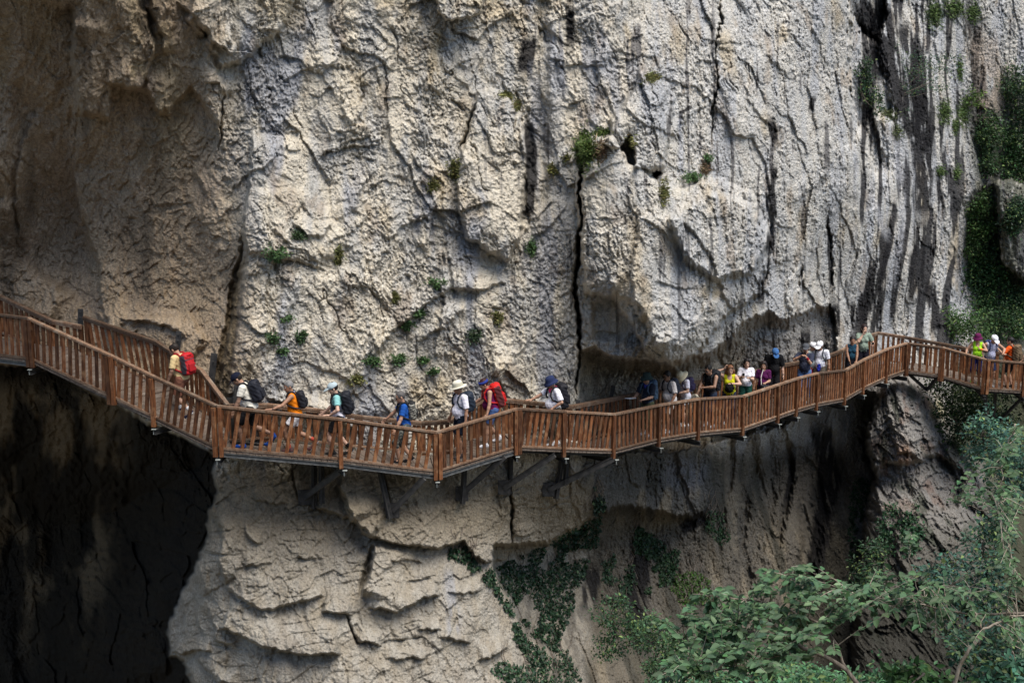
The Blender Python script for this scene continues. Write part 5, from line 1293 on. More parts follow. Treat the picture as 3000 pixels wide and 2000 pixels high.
      top=dict(col=(.05,.02,.02), sleeve=0), bottom=dict(col=(.03,.03,.03), len=.85), shoe=(.1,.1,.1), group='walkers on the far end of the walkway',
      label='person cut off by the right edge of the picture with only a bare arm showing'),
]
INF = {}
for sp in PEOPLE:
    sp['H'] = solveH(sp)
    inf = make_person(sp); INF[sp['k']] = inf
    if 'pack' in sp:
        pk = sp['pack']; backpack(inf, pk[0], pk[1], pk[2], pk[3], *(pk[4:6]), net=pk[6] if len(pk) > 6 else False)
    if sp.get('cuff'):
        W, f, *_ = inf['hands'][0]; E = inf['arms'][0][1]; m = MB(); m.tube([W + (E - W) * .08, W + (E - W) * .42], [.036, .043], 10); m.build('wristband', vc_mat('band_' + sp['k'], .8), inf['e'])
        o = inf['e'].children[-1]; a = o.data.attributes.new('Col', 'FLOAT_COLOR', 'POINT'); a.data.foreach_set('color', [*sp['cuff'], 1] * len(o.data.vertices))

def mb_col(mb, name, mat, parent, col, smooth=False):
    o = mb.build(name, mat, parent, smooth); a = o.data.attributes.new('Col', 'FLOAT_COLOR', 'POINT'); a.data.foreach_set('color', [*col, 1] * len(o.data.vertices)); return o
def mk_phone(o, f, wd, inw):
    m = MB(); u = np.array([0, .35, .94]); x = np.array([1., 0, 0]); y = np.cross(u, x); m.box(np.array([0, .01, .05]), (.076, .010, .155), np.array([x, y, u]).T); m.build('phone_body', M_PLAST, o)
M_SCREEN = noisy('phone_screen', (.5, .52, .56), (.65, .66, .7), 12, .1, 0, spec=.6)
for k, i, lab in (('whitetee', 1, 'dark phone held by the woman in the white tee'), ('phone', 0, 'phone raised by the man in the grey cap'), ('sage', 0, 'black phone in the lowered hand of the woman in sage green'), ('orangetee', 0, 'phone with a bright screen held by the man in the orange tee')):
    o = held('phone', INF[k], i, lab, 'phone', mk_phone, 'phones in hands')
    if k == 'orangetee':
        m = MB(); m.box((.0, .0, .05), (.07, .012, .15), rotx(-.35)); m.box((0, -.008, .05), (.066, .004, .14), rotx(-.35)); m.build('screen', M_SCREEN, o)
def hat_in_hand(col, r=.10, ang=(1.2, .2)):
    def f_(o, f, wd, inw):
        S = SDF(.009); Rm = rotx(ang[0]) @ roty(ang[1]); S.ell((0, .03, -.08), (r * 1.0, r * 1.15, r * .8), Rm, .02)
        sdf_obj('crown', S, M_CLOTH, o, np.array(col), (), (), .006, 2)
        S = SDF(.009); S.ell(np.array([0, .03, -.08]) - Rm @ np.array([0, 0, r * .55]), (r * 1.55, r * 1.6, .016), Rm, .02); sdf_obj('brim', S, M_CLOTH, o, np.array(col) * .9, (), (), .006, 5)
    return f_
held('hat', INF['sleeveless'], 1, 'cream hat held at the waist by the man in black', 'hat', hat_in_hand((.66,.60,.46), .115))
held('hat', INF['yellow'], 0, 'black brimmed hat held in front of the yellow vest', 'hat', hat_in_hand((.008,.008,.009), .10, (-1.4, .1)), off=(0, .03, -.03))
held('cap', INF['teal'], 0, 'white cap held low by the woman in the teal top', 'cap', hat_in_hand((.75,.72,.80), .06), off=(0, .03, 0))
def paper(o, f, wd, inw):
    m = MB(); m.box((.02, .10, .01), (.21, .29, .006), roty(.1) @ rotx(.12)); m.box((.02, .10, .016), (.20, .28, .003), roty(.1) @ rotx(.12)); mb_col(m, 'sheet', M_CLOTH, o, (.78,.78,.76))
held('paper', INF['guide'], 1, 'folded white paper held out by the man in the green hat', 'paper', paper)
def pole(o, f, wd, inw):
    m = MB(); m.tube([(0, 0, .30), (0, .0, -.9)], [.010, .007], 8); m.build('shaft', M_PLAST, o); m = MB(); m.tube([(0, 0, .34), (0, 0, .20)], [.017, .014], 8); m.build('grip', M_PLAST, o)
    o.rotation_euler.x += .2
held('hiking_pole', INF['guide'], 0, 'thin black hiking pole in the hand of the man with the green hat', 'hiking pole', pole)
def bag(o, f, wd, inw):
    S = SDF(.009); S.rbox((-.02, .05, -.12), (.14, .07, .10), None, .05, .02); sdf_obj('bag', S, M_PACK, o, (.010,.010,.012), (), (), .004, 1)
    m = MB(); m.tube([(.10, .0, -.06), (.12, -.05, .2), (.07, -.14, .42)], .012, 6); mb_col(m, 'strap', M_PACK, o, (.7,.67,.62))
    m = MB(); m.tube([(-.02, .122, -.10), (-.02, .128, -.10)], .022, 12); mb_col(m, 'badge', M_CLOTH, o, (.8,.8,.8))
held('handbag', INF['plum'], 0, 'black handbag with a white badge held by the woman in plum', 'handbag', bag)
def cloth(o, f, wd, inw):
    S = SDF(.009); S.ell((0, 0, -.10), (.06, .05, .16), None, .02); S.ell((.02, .02, -.2), (.05, .05, .08), None, .02); sdf_obj('cloth', S, M_CLOTH, o, (.02,.03,.28), (), (), .01, 1)
o = top_thing('sweater', INF['whitecap'], 'royal blue sweater tied at the waist of the slim person in white', 'sweater', None, INF['whitecap']['tt'](-.02, .16, .12)); cloth(o, None, None, None)
def bottle(o, f, wd, inw):
    m = MB(); m.tube([(0, .02, -.14), (0, .02, .03), (0, .02, .06), (0, .02, .075)], [.034, .034, .014, .014], 12); m.build('bottle', M_GALV, o, True)
held('water_bottle', INF['whitecap'], 0, 'clear water bottle in the hand of the slim person in white', 'water bottle', bottle)
print('people', round(time.time() - T0, 1))
# ================================================================== plants
def leaf_mat(name, rough=.55, trans=.25):
    m, nt, b = mat_new(name); L = nt.links.new
    a = N(nt, 'ShaderNodeAttribute', attribute_name='Col'); tc = N(nt, 'ShaderNodeTexCoord')
    g = N(nt, 'ShaderNodeTexNoise'); g.inputs['Scale'].default_value = 3; L(tc.outputs['Object'], g.inputs['Vector'])
    mr = N(nt, 'ShaderNodeMapRange'); mr.inputs[3].default_value = .8; mr.inputs[4].default_value = 1.2; L(g.outputs[0], mr.inputs[0])
    s = N(nt, 'ShaderNodeVectorMath', operation='SCALE'); L(a.outputs['Color'], s.inputs[0]); L(mr.outputs[0], s.inputs['Scale']); L(s.outputs[0], b.inputs['Base Color'])
    b.inputs['Roughness'].default_value = rough; b.inputs['Specular IOR Level'].default_value = .35
    t = N(nt, 'ShaderNodeBsdfTranslucent'); L(s.outputs[0], t.inputs['Color'])
    mx = N(nt, 'ShaderNodeMixShader'); mx.inputs[0].default_value = trans; L(b.outputs[0], mx.inputs[1]); L(t.outputs[0], mx.inputs[2])
    L(mx.outputs[0], nt.nodes['Material Output'].inputs['Surface'])
    return m
M_LEAF = leaf_mat('leaf'); M_GRASS = leaf_mat('grass_blade', .7, .15)
M_BARK = noisy('bark', (.10, .08, .06), (.24, .20, .16), 30, .85, .5, (1, 1, .3))
M_PALEBARK = noisy('pale_bark', (.22, .18, .13), (.45, .39, .31), 24, .8, .5, (1, 1, .4))
nrs = np.random.RandomState(11)

def unit(v): return v / (np.linalg.norm(v, axis=-1, keepdims=True) + 1e-9)

def leaves(P, D, Nn, ln, wd, cols, droop=.12):
    """P base points, D directions, Nn leaf normals, ln lengths -> verts, faces (6-gon leaf halves as quads), colours"""
    n = len(P); D = unit(D); S = unit(np.cross(D, Nn)); Nn = unit(np.cross(S, D)); ln = np.asarray(ln)[:, None]; w_ = ln * wd
    b = P; m1 = P + D * ln * .35; m2 = P + D * ln * .7 - Nn * ln * droop * .4; t = P + D * ln - Nn * ln * droop
    V = np.stack([b, m1 + S * w_ * .5 + Nn * w_ * .15, m2 + S * w_ * .36 + Nn * w_ * .1, t, m2 - S * w_ * .36 + Nn * w_ * .1, m1 - S * w_ * .5 + Nn * w_ * .15], 1)
    i = np.arange(n)[:, None] * 6
    F = np.concatenate([i + [0, 1, 2, 3], i + [0, 3, 4, 5]], 0)
    return V.reshape(-1, 3), F, np.repeat(cols, 6, 0)

def leafcols(n, base, var=.3, light=(.16, .20, .07), pl=.12):
    c = np.array(base)[None] * np.exp(nrs.normal(0, var, (n, 1))) * (1 + nrs.normal(0, .08, (n, 3)))
    m = nrs.rand(n) < pl; c[m] = np.array(light) * (1 + nrs.normal(0, .15, (m.sum(), 1)))
    return np.clip(c, .004, .6)

def crown_obj(name, parts, mat, parent, org):
    V = np.concatenate([p[0] for p in parts]); off = 0; Fs = []
    for p in parts: Fs.append(p[1] + off); off += len(p[0])
    C_ = np.concatenate([p[2] for p in parts])
    return mesh_np(name, V - org, np.concatenate(Fs), mat, parent, False, C_)

def shrub(name, label, cat, px, py, Y, lobes, leaf, count, col, group=None, var=.3, stems=5, trunk=None, base=None, pl=.12, light=(.16, .22, .07), mat=None, up=.5, dens=.55):
    """lobes = [(dx,dy px, rx, ry, rz m)...] around the photo point; leaves sit in clumps inside them"""
    c0 = at(px, py, Y); org = at(*(base or (px, py)), Y) if base else c0
    e = empty(name, tuple(org)); tag(e, label, cat, group)
    parts = []; cl = []
    tot = sum(l[2] * l[4] for l in lobes)
    for dx, dy, rx, ry, rz in lobes:
        c = at(px + dx, py + dy, Y); k = max(3, int(count * dens * rx * rz / tot / 14)); 
        g = unit(nrs.normal(0, 1, (k, 3))) * (nrs.rand(k, 1) ** .4) * [rx, ry, rz] + c
        cl += list(g); per = max(4, int(count * rx * rz / tot / k))
        P = np.repeat(g, per, 0) + nrs.normal(0, 1, (k * per, 3)) * np.array([rx, ry, rz]) * .16 * (.6 + .8 * nrs.rand(k * per, 1))
        out = unit(P - np.repeat(g, per, 0)); D = unit(out + nrs.normal(0, .5, P.shape) + [0, 0, -.15]); Nn = unit(nrs.normal(0, .55, P.shape) + [0, -.35, up + .4])
        tone = np.repeat(np.exp(nrs.normal(0, .22, (k, 1))), per, 0)
        parts.append(leaves(P, D, Nn, leaf * np.exp(nrs.normal(0, .2, len(P))), .52, leafcols(len(P), col, var, light, pl) * tone))
    crown_obj('crown', parts, mat or M_LEAF, e, org)
    if stems:
        m = MB(); idx = nrs.choice(len(cl), min(stems, len(cl)), False)
        b0 = org if base else c0 - np.array([0, -.2, max(l[4] for l in lobes) * .8])
        for i in idx:
            t_ = cl[i]; mid = (b0 + t_) / 2 + nrs.normal(0, .08, 3); m.tube([b0 - org, mid - org, t_ - org], [.03 * max(l[2] for l in lobes) + .006, .012, .005], 5)
        m.build('stem', trunk or M_BARK, e)
    return e

# ---- ivy and creepers on the rock
def creeper(label, polypts, count, leaf, col, name='ivy', cat='ivy', group='ivy on the rock', var=.3, seed=0, thr=-.15, out=.08, sc=.012):
    p = np.array(polypts, float); c = p.mean(0); Pn, Nn = wall_at(*c); e = empty(name, tuple(Pn)); tag(e, label, cat, group)
    Q = np.stack([nrs.uniform(p[:, 0].min(), p[:, 0].max(), count * 6), nrs.uniform(p[:, 1].min(), p[:, 1].max(), count * 6)], 1)
    sd, _ = seg_d(Q[:, 0], Q[:, 1], p, True)
    dn = fbm(Q[:, 0] * sc, Q[:, 1] * sc, 3, 500 + seed)
    Q = Q[(sd + 14 * dn > 0) & (dn > thr)][:count]
    W_ = [wall_at(*q) for q in Q]; P = np.array([a for a, b in W_]); NN = np.array([b for a, b in W_])
    P = P + NN * nrs.uniform(.02, out, (len(P), 1)) + [0, 0, 0]
    D = unit(nrs.normal(0, .6, P.shape) + [0, -.2, -.7]); Nl = unit(NN + nrs.normal(0, .45, P.shape) + [0, 0, .4])
    parts = [leaves(P, D, Nl, leaf * np.exp(nrs.normal(0, .25, len(P))), .8, leafcols(len(P), col, var, (.10, .16, .07), .06))]
    crown_obj('leaves', parts, M_LEAF, e, Pn)
    m = MB()
    for i in range(min(14, len(P) // 30 + 2)):
        j = nrs.choice(len(P)); q = Q[j]; pts = [wall_at(q[0] + 8 * math.sin(k * 1.3 + i), q[1] - 18 * k)[0] + wall_at(q[0], q[1])[1] * .04 - Pn for k in range(5)]
        m.tube(pts, [.010, .012, .012, .010, .006], 4)
    m.build('vine', M_BARK, e)
    return e
IVY = (.020, .050, .022)
creeper('dark curtain of ivy hanging below the undercut lip, the largest ivy patch', [(1603,1585),(1660,1555),(1712,1530),(1760,1500),(1745,1600),(1702,1690),(1668,1780),(1640,1860),(1613,1925),(1560,1960),(1520,1900),(1478,1790),(1440,1720),(1405,1690),(1440,1650),(1480,1640),(1530,1620)], 5200, .085, IVY, seed=1, thr=-.25)
creeper('short spray of ivy under the pointed tip of the lip', [(1308,1600),(1360,1600),(1385,1630),(1405,1665),(1380,1672),(1350,1640),(1315,1630)], 320, .085, IVY, seed=2, thr=-.4)
creeper('small dark creeper on the shaded rock under the walkway', [(1700,1400),(1730,1410),(1765,1450),(1770,1490),(1740,1500),(1725,1450)], 200, .085, (.012, .03, .016), seed=3)
creeper('low ivy patch at the foot of the pale lower rock', [(1430,1960),(1470,1935),(1560,1950),(1660,1900),(1700,1990),(1650,2040),(1480,2020)], 1300, .08, (.026, .06, .028), seed=4, thr=-.3)
creeper('green creeper in the hollow right of the ivy curtain', [(1850,1540),(1960,1530),(1990,1600),(1960,1720),(1880,1740),(1850,1640)], 1500, .085, (.028, .062, .026), seed=5, thr=-.05)
creeper('bright moss and fern patch on the lower ledge', [(1975,1680),(2040,1670),(2080,1700),(2070,1760),(2000,1770),(1960,1730)], 900, .07, (.06, .12, .022), name='moss_patch', cat='moss', group='moss patches', seed=6, thr=-.4)
creeper('ivy strand at the lower corner of the grey shaded rock', [(2070,1490),(2120,1500),(2135,1570),(2100,1590),(2060,1540)], 380, .08, (.03, .07, .03), seed=7, thr=-.3)
creeper('creeper filling the cleft left of the round boulder', [(2500,1400),(2545,1400),(2550,1500),(2520,1600),(2480,1560)], 700, .09, (.025, .065, .025), seed=8, thr=-.2)
creeper('green creeper growing down the boulder face', [(2590,1480),(2680,1480),(2700,1560),(2680,1640),(2600,1620),(2580,1550)], 1500, .09, (.025, .07, .03), seed=9, thr=-.3, out=.3)
creeper('thin creeper over the dark gully beneath the boulder', [(2470,1560),(2540,1600),(2560,1720),(2500,1760),(2460,1680)], 700, .09, (.03, .07, .03), seed=10, thr=-.1)
creeper('mossy creeper in the hollow between ivy and slope', [(1760,1640),(1830,1600),(1860,1700),(1820,1800),(1760,1760)], 700, .08, (.025, .055, .025), seed=11, thr=.0)

# ---- tufts of grass and small herbs rooted in the upper wall
def tuft(label, px, py, rx, ry, col, kind='grass', n=None, hang=.7, group='tufts growing on the rock face'):
    p0, n0 = wall_at(px, py); e = empty('grass_tuft' if kind == 'grass' else 'herb', tuple(p0)); tag(e, label, 'grass tuft' if kind == 'grass' else 'plant', group)
    sc = p0[1] / FPX; n = int((n or (60 + rx * ry * .55)) * 1.7)
    Q = np.stack([px + nrs.normal(0, rx * .45, n), py + nrs.normal(0, ry * .4, n)], 1)
    W_ = [wall_at(*q) for q in Q]; P = np.array([a for a, b in W_]); NN = np.array([b for a, b in W_])
    if kind == 'grass':
        D = unit(NN * .9 + nrs.normal(0, .35, P.shape) + [0, 0, -hang * .5]); L_ = nrs.uniform(.06, .17, n)
        P = P - NN * .02
        parts = [leaves(P, D, unit(nrs.normal(0, 1, P.shape)), L_, .085, leafcols(n, col, .3, np.array(col) * 1.9, .2), droop=.45)]
        crown_obj('blades', parts, M_GRASS, e, p0)
    else:
        D = unit(NN * .7 + nrs.normal(0, .6, P.shape) + [0, 0, .25]); P = P + NN * nrs.uniform(0, .12, (n, 1))
        parts = [leaves(P, D, unit(NN * .5 + nrs.normal(0, .4, P.shape) + [0, 0, .8]), nrs.uniform(.05, .10, n), .5, leafcols(n, col, .3, np.array(col) * 1.6, .2))]
        crown_obj('leaves', parts, M_LEAF, e, p0)
    return e
OLIVE = (.145, .145, .05); GREEN = (.075, .135, .05); DRY = (.22, .165, .10)
for a in [
 ('big green moss cushion at the top of the long vertical crack', 1713, 435, 30, 56, (.115, .165, .045), 'grass', 1500), ('dry brown grass mat beside the big green moss cushion', 1755, 440, 24, 34, DRY, 'grass', 420), ('round green tuft just above the dry grass mat', 1762, 388, 24, 16, (.115, .165, .045), 'grass', 300),
 ('olive tuft on the tip of the tall rock flake near the top', 1908, 226, 24, 18, OLIVE, 'grass', 300), ('small olive tuft at the left corner of the wedged block', 1848, 414, 14, 22, OLIVE, 'grass'), ('olive grass hanging below the black notch', 1942, 560, 14, 44, OLIVE, 'grass', 260),
 ('fresh green herb on the ledge right of the notch', 2022, 520, 30, 16, GREEN, 'herb', 260), ('brown dry clump beside the fresh green herb', 2064, 490, 15, 20, DRY, 'grass'), ('tiny green herb on the thin upper crack', 2070, 462, 12, 10, GREEN, 'herb'),
 ('large olive tuft on the central wall, upper of two', 1330, 492, 20, 36, OLIVE, 'grass', 340), ('smaller olive tuft below left of the large one', 1266, 540, 14, 24, OLIVE, 'grass', 160), ('moss strip on the crest of the pale flake', 1480, 278, 26, 10, OLIVE, 'grass', 180), ('moss strip lower on the crest of the pale flake', 1510, 306, 12, 16, OLIVE, 'grass', 120),
 ('green herb beneath the end of the black streak', 1553, 726, 16, 28, GREEN, 'herb', 260), ('olive tuft hanging on the pillar face', 990, 750, 12, 34, OLIVE, 'grass', 240), ('dark herb cushion at the left of the pillar face', 874, 690, 26, 12, (.05, .08, .035), 'herb', 200), ('spreading herb left of the hanging olive tuft', 808, 742, 30, 18, GREEN, 'herb', 220),
 ('herb on the slanting ledge, highest of the row', 1278, 832, 28, 12, GREEN, 'herb', 200), ('herb on the slanting ledge, second of the row', 1225, 915, 16, 10, GREEN, 'herb'), ('herb on the slanting ledge, third of the row', 1192, 952, 14, 12, GREEN, 'herb'), ('thin tuft at mid height left of the slanting ledge', 1155, 868, 10, 22, OLIVE, 'grass'),
 ('small herb low on the pillar, behind the man in the navy cap', 792, 990, 22, 12, (.05, .09, .035), 'herb'), ('dark herb right of the low pillar herb', 880, 984, 14, 14, (.05, .09, .035), 'herb'), ('tiny herb above the woman in orange', 822, 1026, 12, 10, GREEN, 'herb'), ('small leaf cluster in the middle of the pillar foot', 838, 930, 12, 9, GREEN, 'herb'),
 ('scattered herb above the young man in the pale cap', 1086, 1056, 26, 14, GREEN, 'herb', 200), ('olive herb touching the head of the row by the young man', 1042, 1110, 22, 20, OLIVE, 'herb', 200), ('herb clump above the man in blue', 1165, 1050, 22, 14, GREEN, 'herb', 200), ('tiny herb right of the clump above the man in blue', 1240, 1052, 16, 8, GREEN, 'herb'), ('herb on the small ledge above the white hat', 1270, 1085, 14, 8, GREEN, 'herb'),
 ('dark herb tuft on the wall above the purple vest', 1386, 984, 20, 16, (.05, .08, .04), 'herb'), ('small tuft above the dark herb', 1452, 930, 14, 18, OLIVE, 'herb'), ('narrow tuft in the recess left of the long crack', 1618, 495, 9, 22, OLIVE, 'grass'),
 ('tiny tuft beside the small recess left of the long crack', 1660, 460, 9, 10, OLIVE, 'grass')]:
    tuft(*a)

# ---- right-hand gully: hanging moss, shrubs and the small tree
for i, (px, py, rx, ry, n, lab) in enumerate([
 (2735, 40, 26, 50, 700, 'hanging green moss at the very top, left clump'), (2795, 20, 30, 40, 600, 'hanging green moss at the very top, middle clump'), (2850, 35, 22, 34, 400, 'hanging green moss at the very top, right clump'), (2810, 200, 10, 44, 240, 'narrow hanging moss strip under the top clumps'),
 (2765, 325, 22, 44, 500, 'hanging moss curtain left of the yellow green bush'), (2820, 330, 20, 50, 500, 'hanging moss curtain below the yellow green bush'), (2795, 370, 10, 30, 200, 'thin moss strand between the two curtains'), (2755, 498, 14, 18, 200, 'small moss cushion beside the black streak'), (2800, 505, 12, 26, 200, 'small moss cushion right of the black streak'), (2600, 330, 36, 26, 300, 'brownish grass at the foot of the hanging tree'), (2625, 380, 16, 30, 160, 'grass strand falling under the hanging tree')]):
    tuft(lab, px, py, rx, ry, (.085, .13, .04) if i < 9 else (.10, .12, .05), 'grass', n, 1.3, 'moss hanging on the streaked wall')
G1 = (.030, .075, .022); G2 = (.022, .055, .022); G3 = (.05, .105, .028)
def wy(x, y, o=.4): return wall_at(x, y)[0][1] - o
shrub('shrub', 'dark green bush clinging to the edge of the main wall near the top', 'shrub', 2530, 230, wy(2530, 230, .3), [(0,-30,.45,.3,.35),(10,30,.4,.3,.45),(40,70,.3,.2,.4)], .09, 900, (.03, .065, .03), 'shrubs in the right-hand gully', base=(2520, 260))
e = shrub('small_tree', 'thin leafed tree reaching out over the black streaks', 'tree', 2680, 190, wy(2680, 190, 1.0), [(-70,-45,.6,.4,.35),(-20,0,.9,.5,.5),(60,10,.8,.5,.45),(40,60,.8,.4,.4),(-40,70,.7,.4,.4),(90,-10,.4,.3,.3),(-70,130,.6,.4,.4)], .075, 1700, (.045, .095, .05), 'shrubs in the right-hand gully', base=(2590, 300), stems=14, dens=1.2)
shrub('shrub', 'yellow green bush on the pale outcrop', 'shrub', 2850, 290, wy(2850, 290, .3), [(0,0,.5,.3,.4)], .09, 420, (.09, .15, .03), 'shrubs in the right-hand gully')
for (px, py, lob, n, col, lab) in [
 (2980, 270, [(0,-30,.9,.6,.7),(20,40,.9,.6,.9)], 3200, (.028,.06,.025), 'dark bush at the right edge high in the gully'),
 (2900, 390, [(0,0,.7,.5,.8),(-10,80,.5,.4,.6)], 2200, (.035,.075,.025), 'loose bush below the pale rock of the gully'),
 (2970, 440, [(0,-20,1.0,.6,.8),(-20,60,1.0,.6,.7),(40,20,.6,.5,.9)], 4600, G1, 'dense dark bush above the grey boulder'),
 (2860, 610, [(0,-10,.8,.5,.8),(10,60,.6,.5,.7),(-10,110,.5,.4,.6)], 3200, G3, 'bright green bush left of the grey boulder'),
 (2990, 610, [(0,0,.6,.5,.5),(-20,40,.5,.4,.6)], 2200, G2, 'bush hanging over the top of the grey boulder'),
 (2870, 800, [(-30,0,1.0,.6,.9),(30,40,1.1,.6,.9),(-20,90,1.2,.7,.9),(40,-40,.8,.6,.8)], 6500, G1, 'large dense bush filling the gully above the far walkway'),
 (2790, 940, [(0,0,1.0,.6,.7),(50,20,1.0,.6,.7),(-30,30,.6,.5,.5)], 2400, G3, 'light green bush right behind the far railing'),
 (2900, 930, [(0,0,1.2,.6,.8),(60,20,1.0,.6,.8)], 2600, G1, 'dark bush behind the woman in neon yellow'),
 (2980, 880, [(0,0,.7,.5,.6),(10,60,.7,.5,.6)], 2600, (.04,.085,.03), 'bush at the right edge behind the far walkway'),
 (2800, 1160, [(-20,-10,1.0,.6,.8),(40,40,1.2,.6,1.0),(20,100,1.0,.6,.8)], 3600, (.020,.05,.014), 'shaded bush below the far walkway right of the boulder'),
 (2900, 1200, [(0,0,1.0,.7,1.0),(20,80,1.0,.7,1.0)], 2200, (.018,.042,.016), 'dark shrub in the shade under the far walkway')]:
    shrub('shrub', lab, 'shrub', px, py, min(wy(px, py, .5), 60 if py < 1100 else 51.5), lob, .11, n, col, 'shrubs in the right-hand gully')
# slope bushes below
for (px, py, Y, lob, n, lf, col, lab) in [
 (2890, 1240, 27, [(0,0,.45,.4,.35),(50,60,.5,.4,.4),(-20,90,.35,.3,.3)], 1500, .075, (.055,.125,.085), 'blue green bush in front of the far walkway supports'),
 (2960, 1330, 26, [(0,0,.5,.4,.4),(20,80,.5,.4,.5),(-30,50,.4,.3,.3)], 1600, .075, (.05,.115,.08), 'blue green bush lower down beside the right edge'),
 (2800, 1680, 24, [(0,0,.6,.4,.35),(60,60,.6,.4,.4),(-30,90,.4,.3,.35),(90,-30,.4,.3,.3)], 2400, .075, (.035,.090,.062), 'blue green bush in front of the boulder foot'),
 (2900, 1590, 22, [(0,0,.5,.4,.4),(40,-60,.3,.3,.4)], 1000, .07, (.035,.085,.05), 'thin bush between the two blue green bushes'),
 (2880, 1850, 20, [(0,0,.6,.4,.4),(60,60,.5,.4,.4),(-40,60,.4,.3,.3)], 1500, .075, (.03,.075,.045), 'dim bush in the lower right corner'),
 (1800, 1800, 36, [(0,0,.6,.4,.5),(60,60,.7,.4,.5),(-10,90,.5,.4,.4)], 1700, .085, (.035,.085,.035), 'leafy bush at the foot of the hollow'),
 (1910, 1850, 35, [(0,0,.6,.4,.5),(30,70,.6,.4,.5)], 1300, .085, (.05,.10,.045), 'pale green bush right of the leafy bush'),
 (1990, 1920, 33, [(0,0,.6,.4,.5),(-60,50,.5,.4,.4)], 1300, .085, (.04,.085,.035), 'bush on the slope behind the front branches'),
 (2560, 1640, 40, [(0,0,.7,.5,.6),(-20,60,.6,.5,.5)], 900, .10, (.02,.05,.02), 'dark undergrowth in the cleft under the boulder'),
 (2100, 1990, 14, [(-60,0,.4,.3,.16),(60,-10,.45,.3,.16),(180,0,.5,.3,.18),(300,10,.45,.3,.15)], 2600, .055, (.085,.19,.085), 'light green low foliage along the bottom edge, left part'),
 (2500, 2000, 13, [(-60,0,.4,.3,.14),(90,-10,.4,.3,.14)], 1000, .06, (.06,.14,.06), 'light green low foliage along the bottom edge, middle part'),
 (2670, 1975, 11, [(0,0,.3,.2,.08),(60,20,.3,.2,.08),(-70,20,.22,.2,.07)], 420, .075, (.09,.20,.06), 'bright bramble with large leaves at the bottom edge'),
 (2940, 1985, 11, [(0,0,.3,.2,.10),(60,-20,.3,.2,.1)], 420, .07, (.045,.12,.07), 'bramble in the lower right corner')]:
    shrub('shrub', lab, 'shrub', px, py, Y, lob, lf, n, col, 'bushes on the gorge slope', up=.8)

# ---- the near tree whose boughs reach in from the lower right
def near_tree(label, limbs, zones, leaf, col, name='tree', twigs=160, per=13, light=(.16, .24, .12), base=None, mat=None, sp=(.20, .5), lr=.016):
    org = at(*(base or limbs[0][0])); e = empty(name, tuple(org)); tag(e, label, 'tree', 'trees in front of the gorge wall')
    tr = MB(); pts = []
    for lb, r0 in [(l[:-1], l[-1]) for l in limbs]:
        P = [at(*q) for q in lb]
        Q = []
        for a, b in zip(P, P[1:]):
            for t in np.linspace(0, 1, 7)[:-1]: Q.append(a + (b - a) * t + nrs.normal(0, .008, 3))
        Q.append(P[-1]); n = len(Q)
        tr.tube([q - org for q in Q], [r0 * (1 - .75 * i / n) for i in range(n)], 7); pts += Q[2:]
    tr.build('trunk', mat or M_BARK, e, True)
    pts = np.array(pts); tw = MB(); LP = []; LD = []; LN = []; LL = []
    tot = sum(z[5] for z in zones)
    for (zx, zy, zY, zrx, zry, wgt) in zones:
        for k in range(int(twigs * wgt / tot)):
            a = nrs.rand() * 6.283; rr = math.sqrt(nrs.rand())
            T_ = at(zx + zrx * rr * math.cos(a), zy + zry * rr * math.sin(a), zY + nrs.normal(0, .35))
            d2 = ((pts - T_) ** 2).sum(1); j = np.argsort(d2)[nrs.randint(0, 4)]; B_ = pts[j]
            L0 = np.linalg.norm(T_ - B_); mx_ = nrs.uniform(*sp) * 1.8
            if L0 > mx_ * 2.2: B_ = T_ + (B_ - T_) / L0 * mx_ * 1.6
            mid = (B_ + T_) / 2 + np.array([0, 0, .10 * L0]) + nrs.normal(0, .02, 3)
            path = [(1 - t) ** 2 * B_ + 2 * t * (1 - t) * mid + t * t * T_ for t in np.linspace(0, 1, 6)]
            tw.tube([q - org for q in path], [.0045, .004, .0035, .003, .002, .0015], 4, False)
            dirn = unit(path[-1] - path[0]); sdv = unit(np.cross(dirn, [0, 0, 1]))
            for q in range(per):
                t = .25 + .75 * q / (per - 1); i = min(int(t * 5), 4); p = path[i] + (path[i + 1] - path[i]) * (t * 5 - i)
                sg = 1 if q % 2 else -1
                LP.append(p); LD.append(dirn * .7 + sdv * sg * (.9 if q < per - 1 else 0) + nrs.normal(0, .22, 3) + [0, 0, -.22]); LN.append(np.array([0, -.22, 1.]) + nrs.normal(0, .38, 3)); LL.append(leaf * nrs.uniform(.6, 1.2))
    tw.build('twigs', M_PALEBARK, e)
    P = np.array(LP); c = leafcols(len(P), col, .22, light, .07)
    crown_obj('crown', [leaves(P, np.array(LD), unit(np.array(LN)), LL, .54, c, .16)], M_LEAF, e, org)
    return e
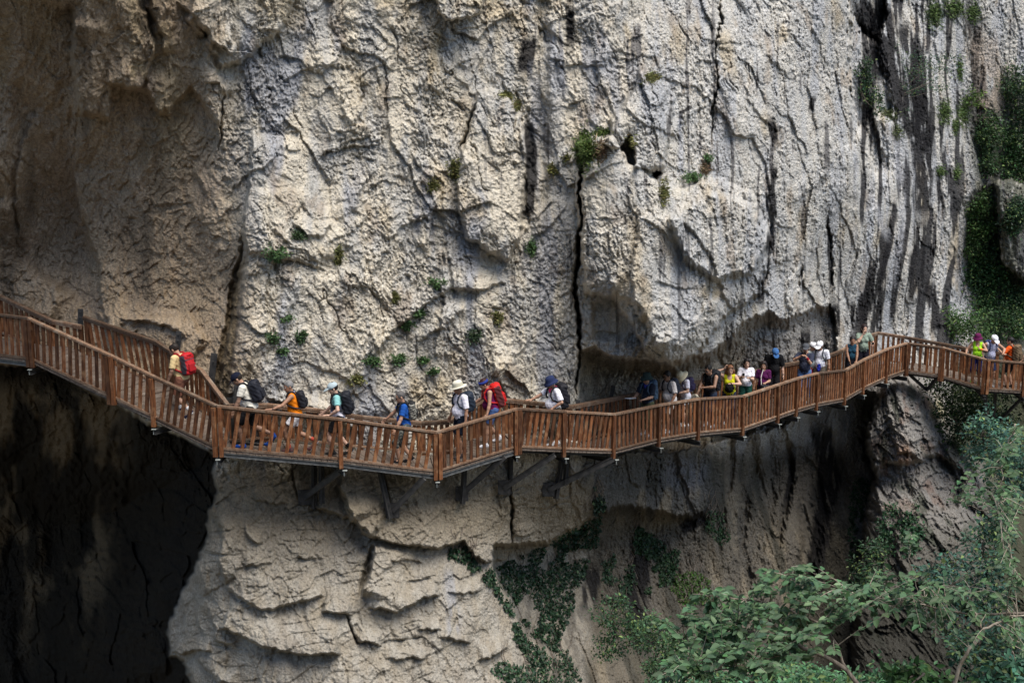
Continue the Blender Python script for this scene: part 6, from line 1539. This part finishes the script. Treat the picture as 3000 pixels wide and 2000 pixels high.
near_tree('near tree with broad grey green leaves filling the bottom right',
 [[(2620,2120,10.2),(2480,1960,10.2),(2330,1880,10.2),(2180,1850,10.2),(2040,1830,10.3),(1930,1850,10.3),.022], [(2480,1960,10.2),(2420,1830,10.3),(2350,1740,10.5),(2320,1660,10.6),.012], [(2330,1880,10.2),(2240,1940,10.0),(2120,1960,9.9),(2000,1960,9.9),.010], [(2420,1830,10.3),(2260,1770,10.4),(2100,1740,10.4),(2030,1740,10.4),.010], [(3060,1790,10.8),(2850,1800,10.8),(2640,1760,10.8),(2480,1730,10.7),.012]],
 [(2220,1850,10.2,190,80,4),(2110,1780,10.4,110,60,1.7),(2050,1840,10.2,130,60,1.6),(2330,1700,10.5,110,50,1.6),(2480,1760,10.5,170,60,2.1),(2640,1710,10.8,150,50,1.2),(2150,1930,10.0,190,50,2.2),(2000,1960,9.9,100,30,.8),(2370,1890,10.1,90,50,1.0),(2720,1790,10.8,170,50,1.1)],
 .080, (.085, .155, .072), twigs=290, per=11)
near_tree('slender tree with pale crooked branches at the lower right',
 [[(2760,2100,10.6),(2820,1930,10.6),(2880,1840,10.6),(2960,1805,10.6),(3080,1800,10.6),.018], [(2880,1840,10.6),(2850,1780,10.7),(2840,1720,10.8),.010], [(2560,1830,10.7),(2640,1760,10.7),(2720,1720,10.7),(2790,1712,10.7),.007], [(2930,1520,10.9),(2965,1640,10.9),(2980,1780,10.8),(2990,1900,10.7),.009], [(2975,1240,11.0),(2940,1330,11.0),(2930,1450,10.9),(2930,1520,10.9),.006], [(2668,1560,10.9),(2664,1650,10.8),(2690,1730,10.8),(2740,1790,10.8),.005], [(2940,1510,10.9),(2860,1490,10.9),(2780,1450,10.9),.004]],
 [(2960,1290,11,60,60,.7),(2900,1390,10.9,80,70,1.0),(2960,1480,10.9,60,70,.9),(2820,1460,10.9,60,50,.6),(2960,1640,10.8,60,80,.9),(2670,1590,10.9,25,40,.3),(2890,1720,10.8,120,50,1.3),(2800,1830,10.7,140,60,1.2),(2960,1880,10.7,60,80,.8),(2740,1740,10.7,80,40,.6)],
 .062, (.085, .150, .068), twigs=150, per=9, mat=M_PALEBARK)
print('plants', round(time.time() - T0, 1))
print('done', len(scene.objects), round(time.time() - T0, 1))
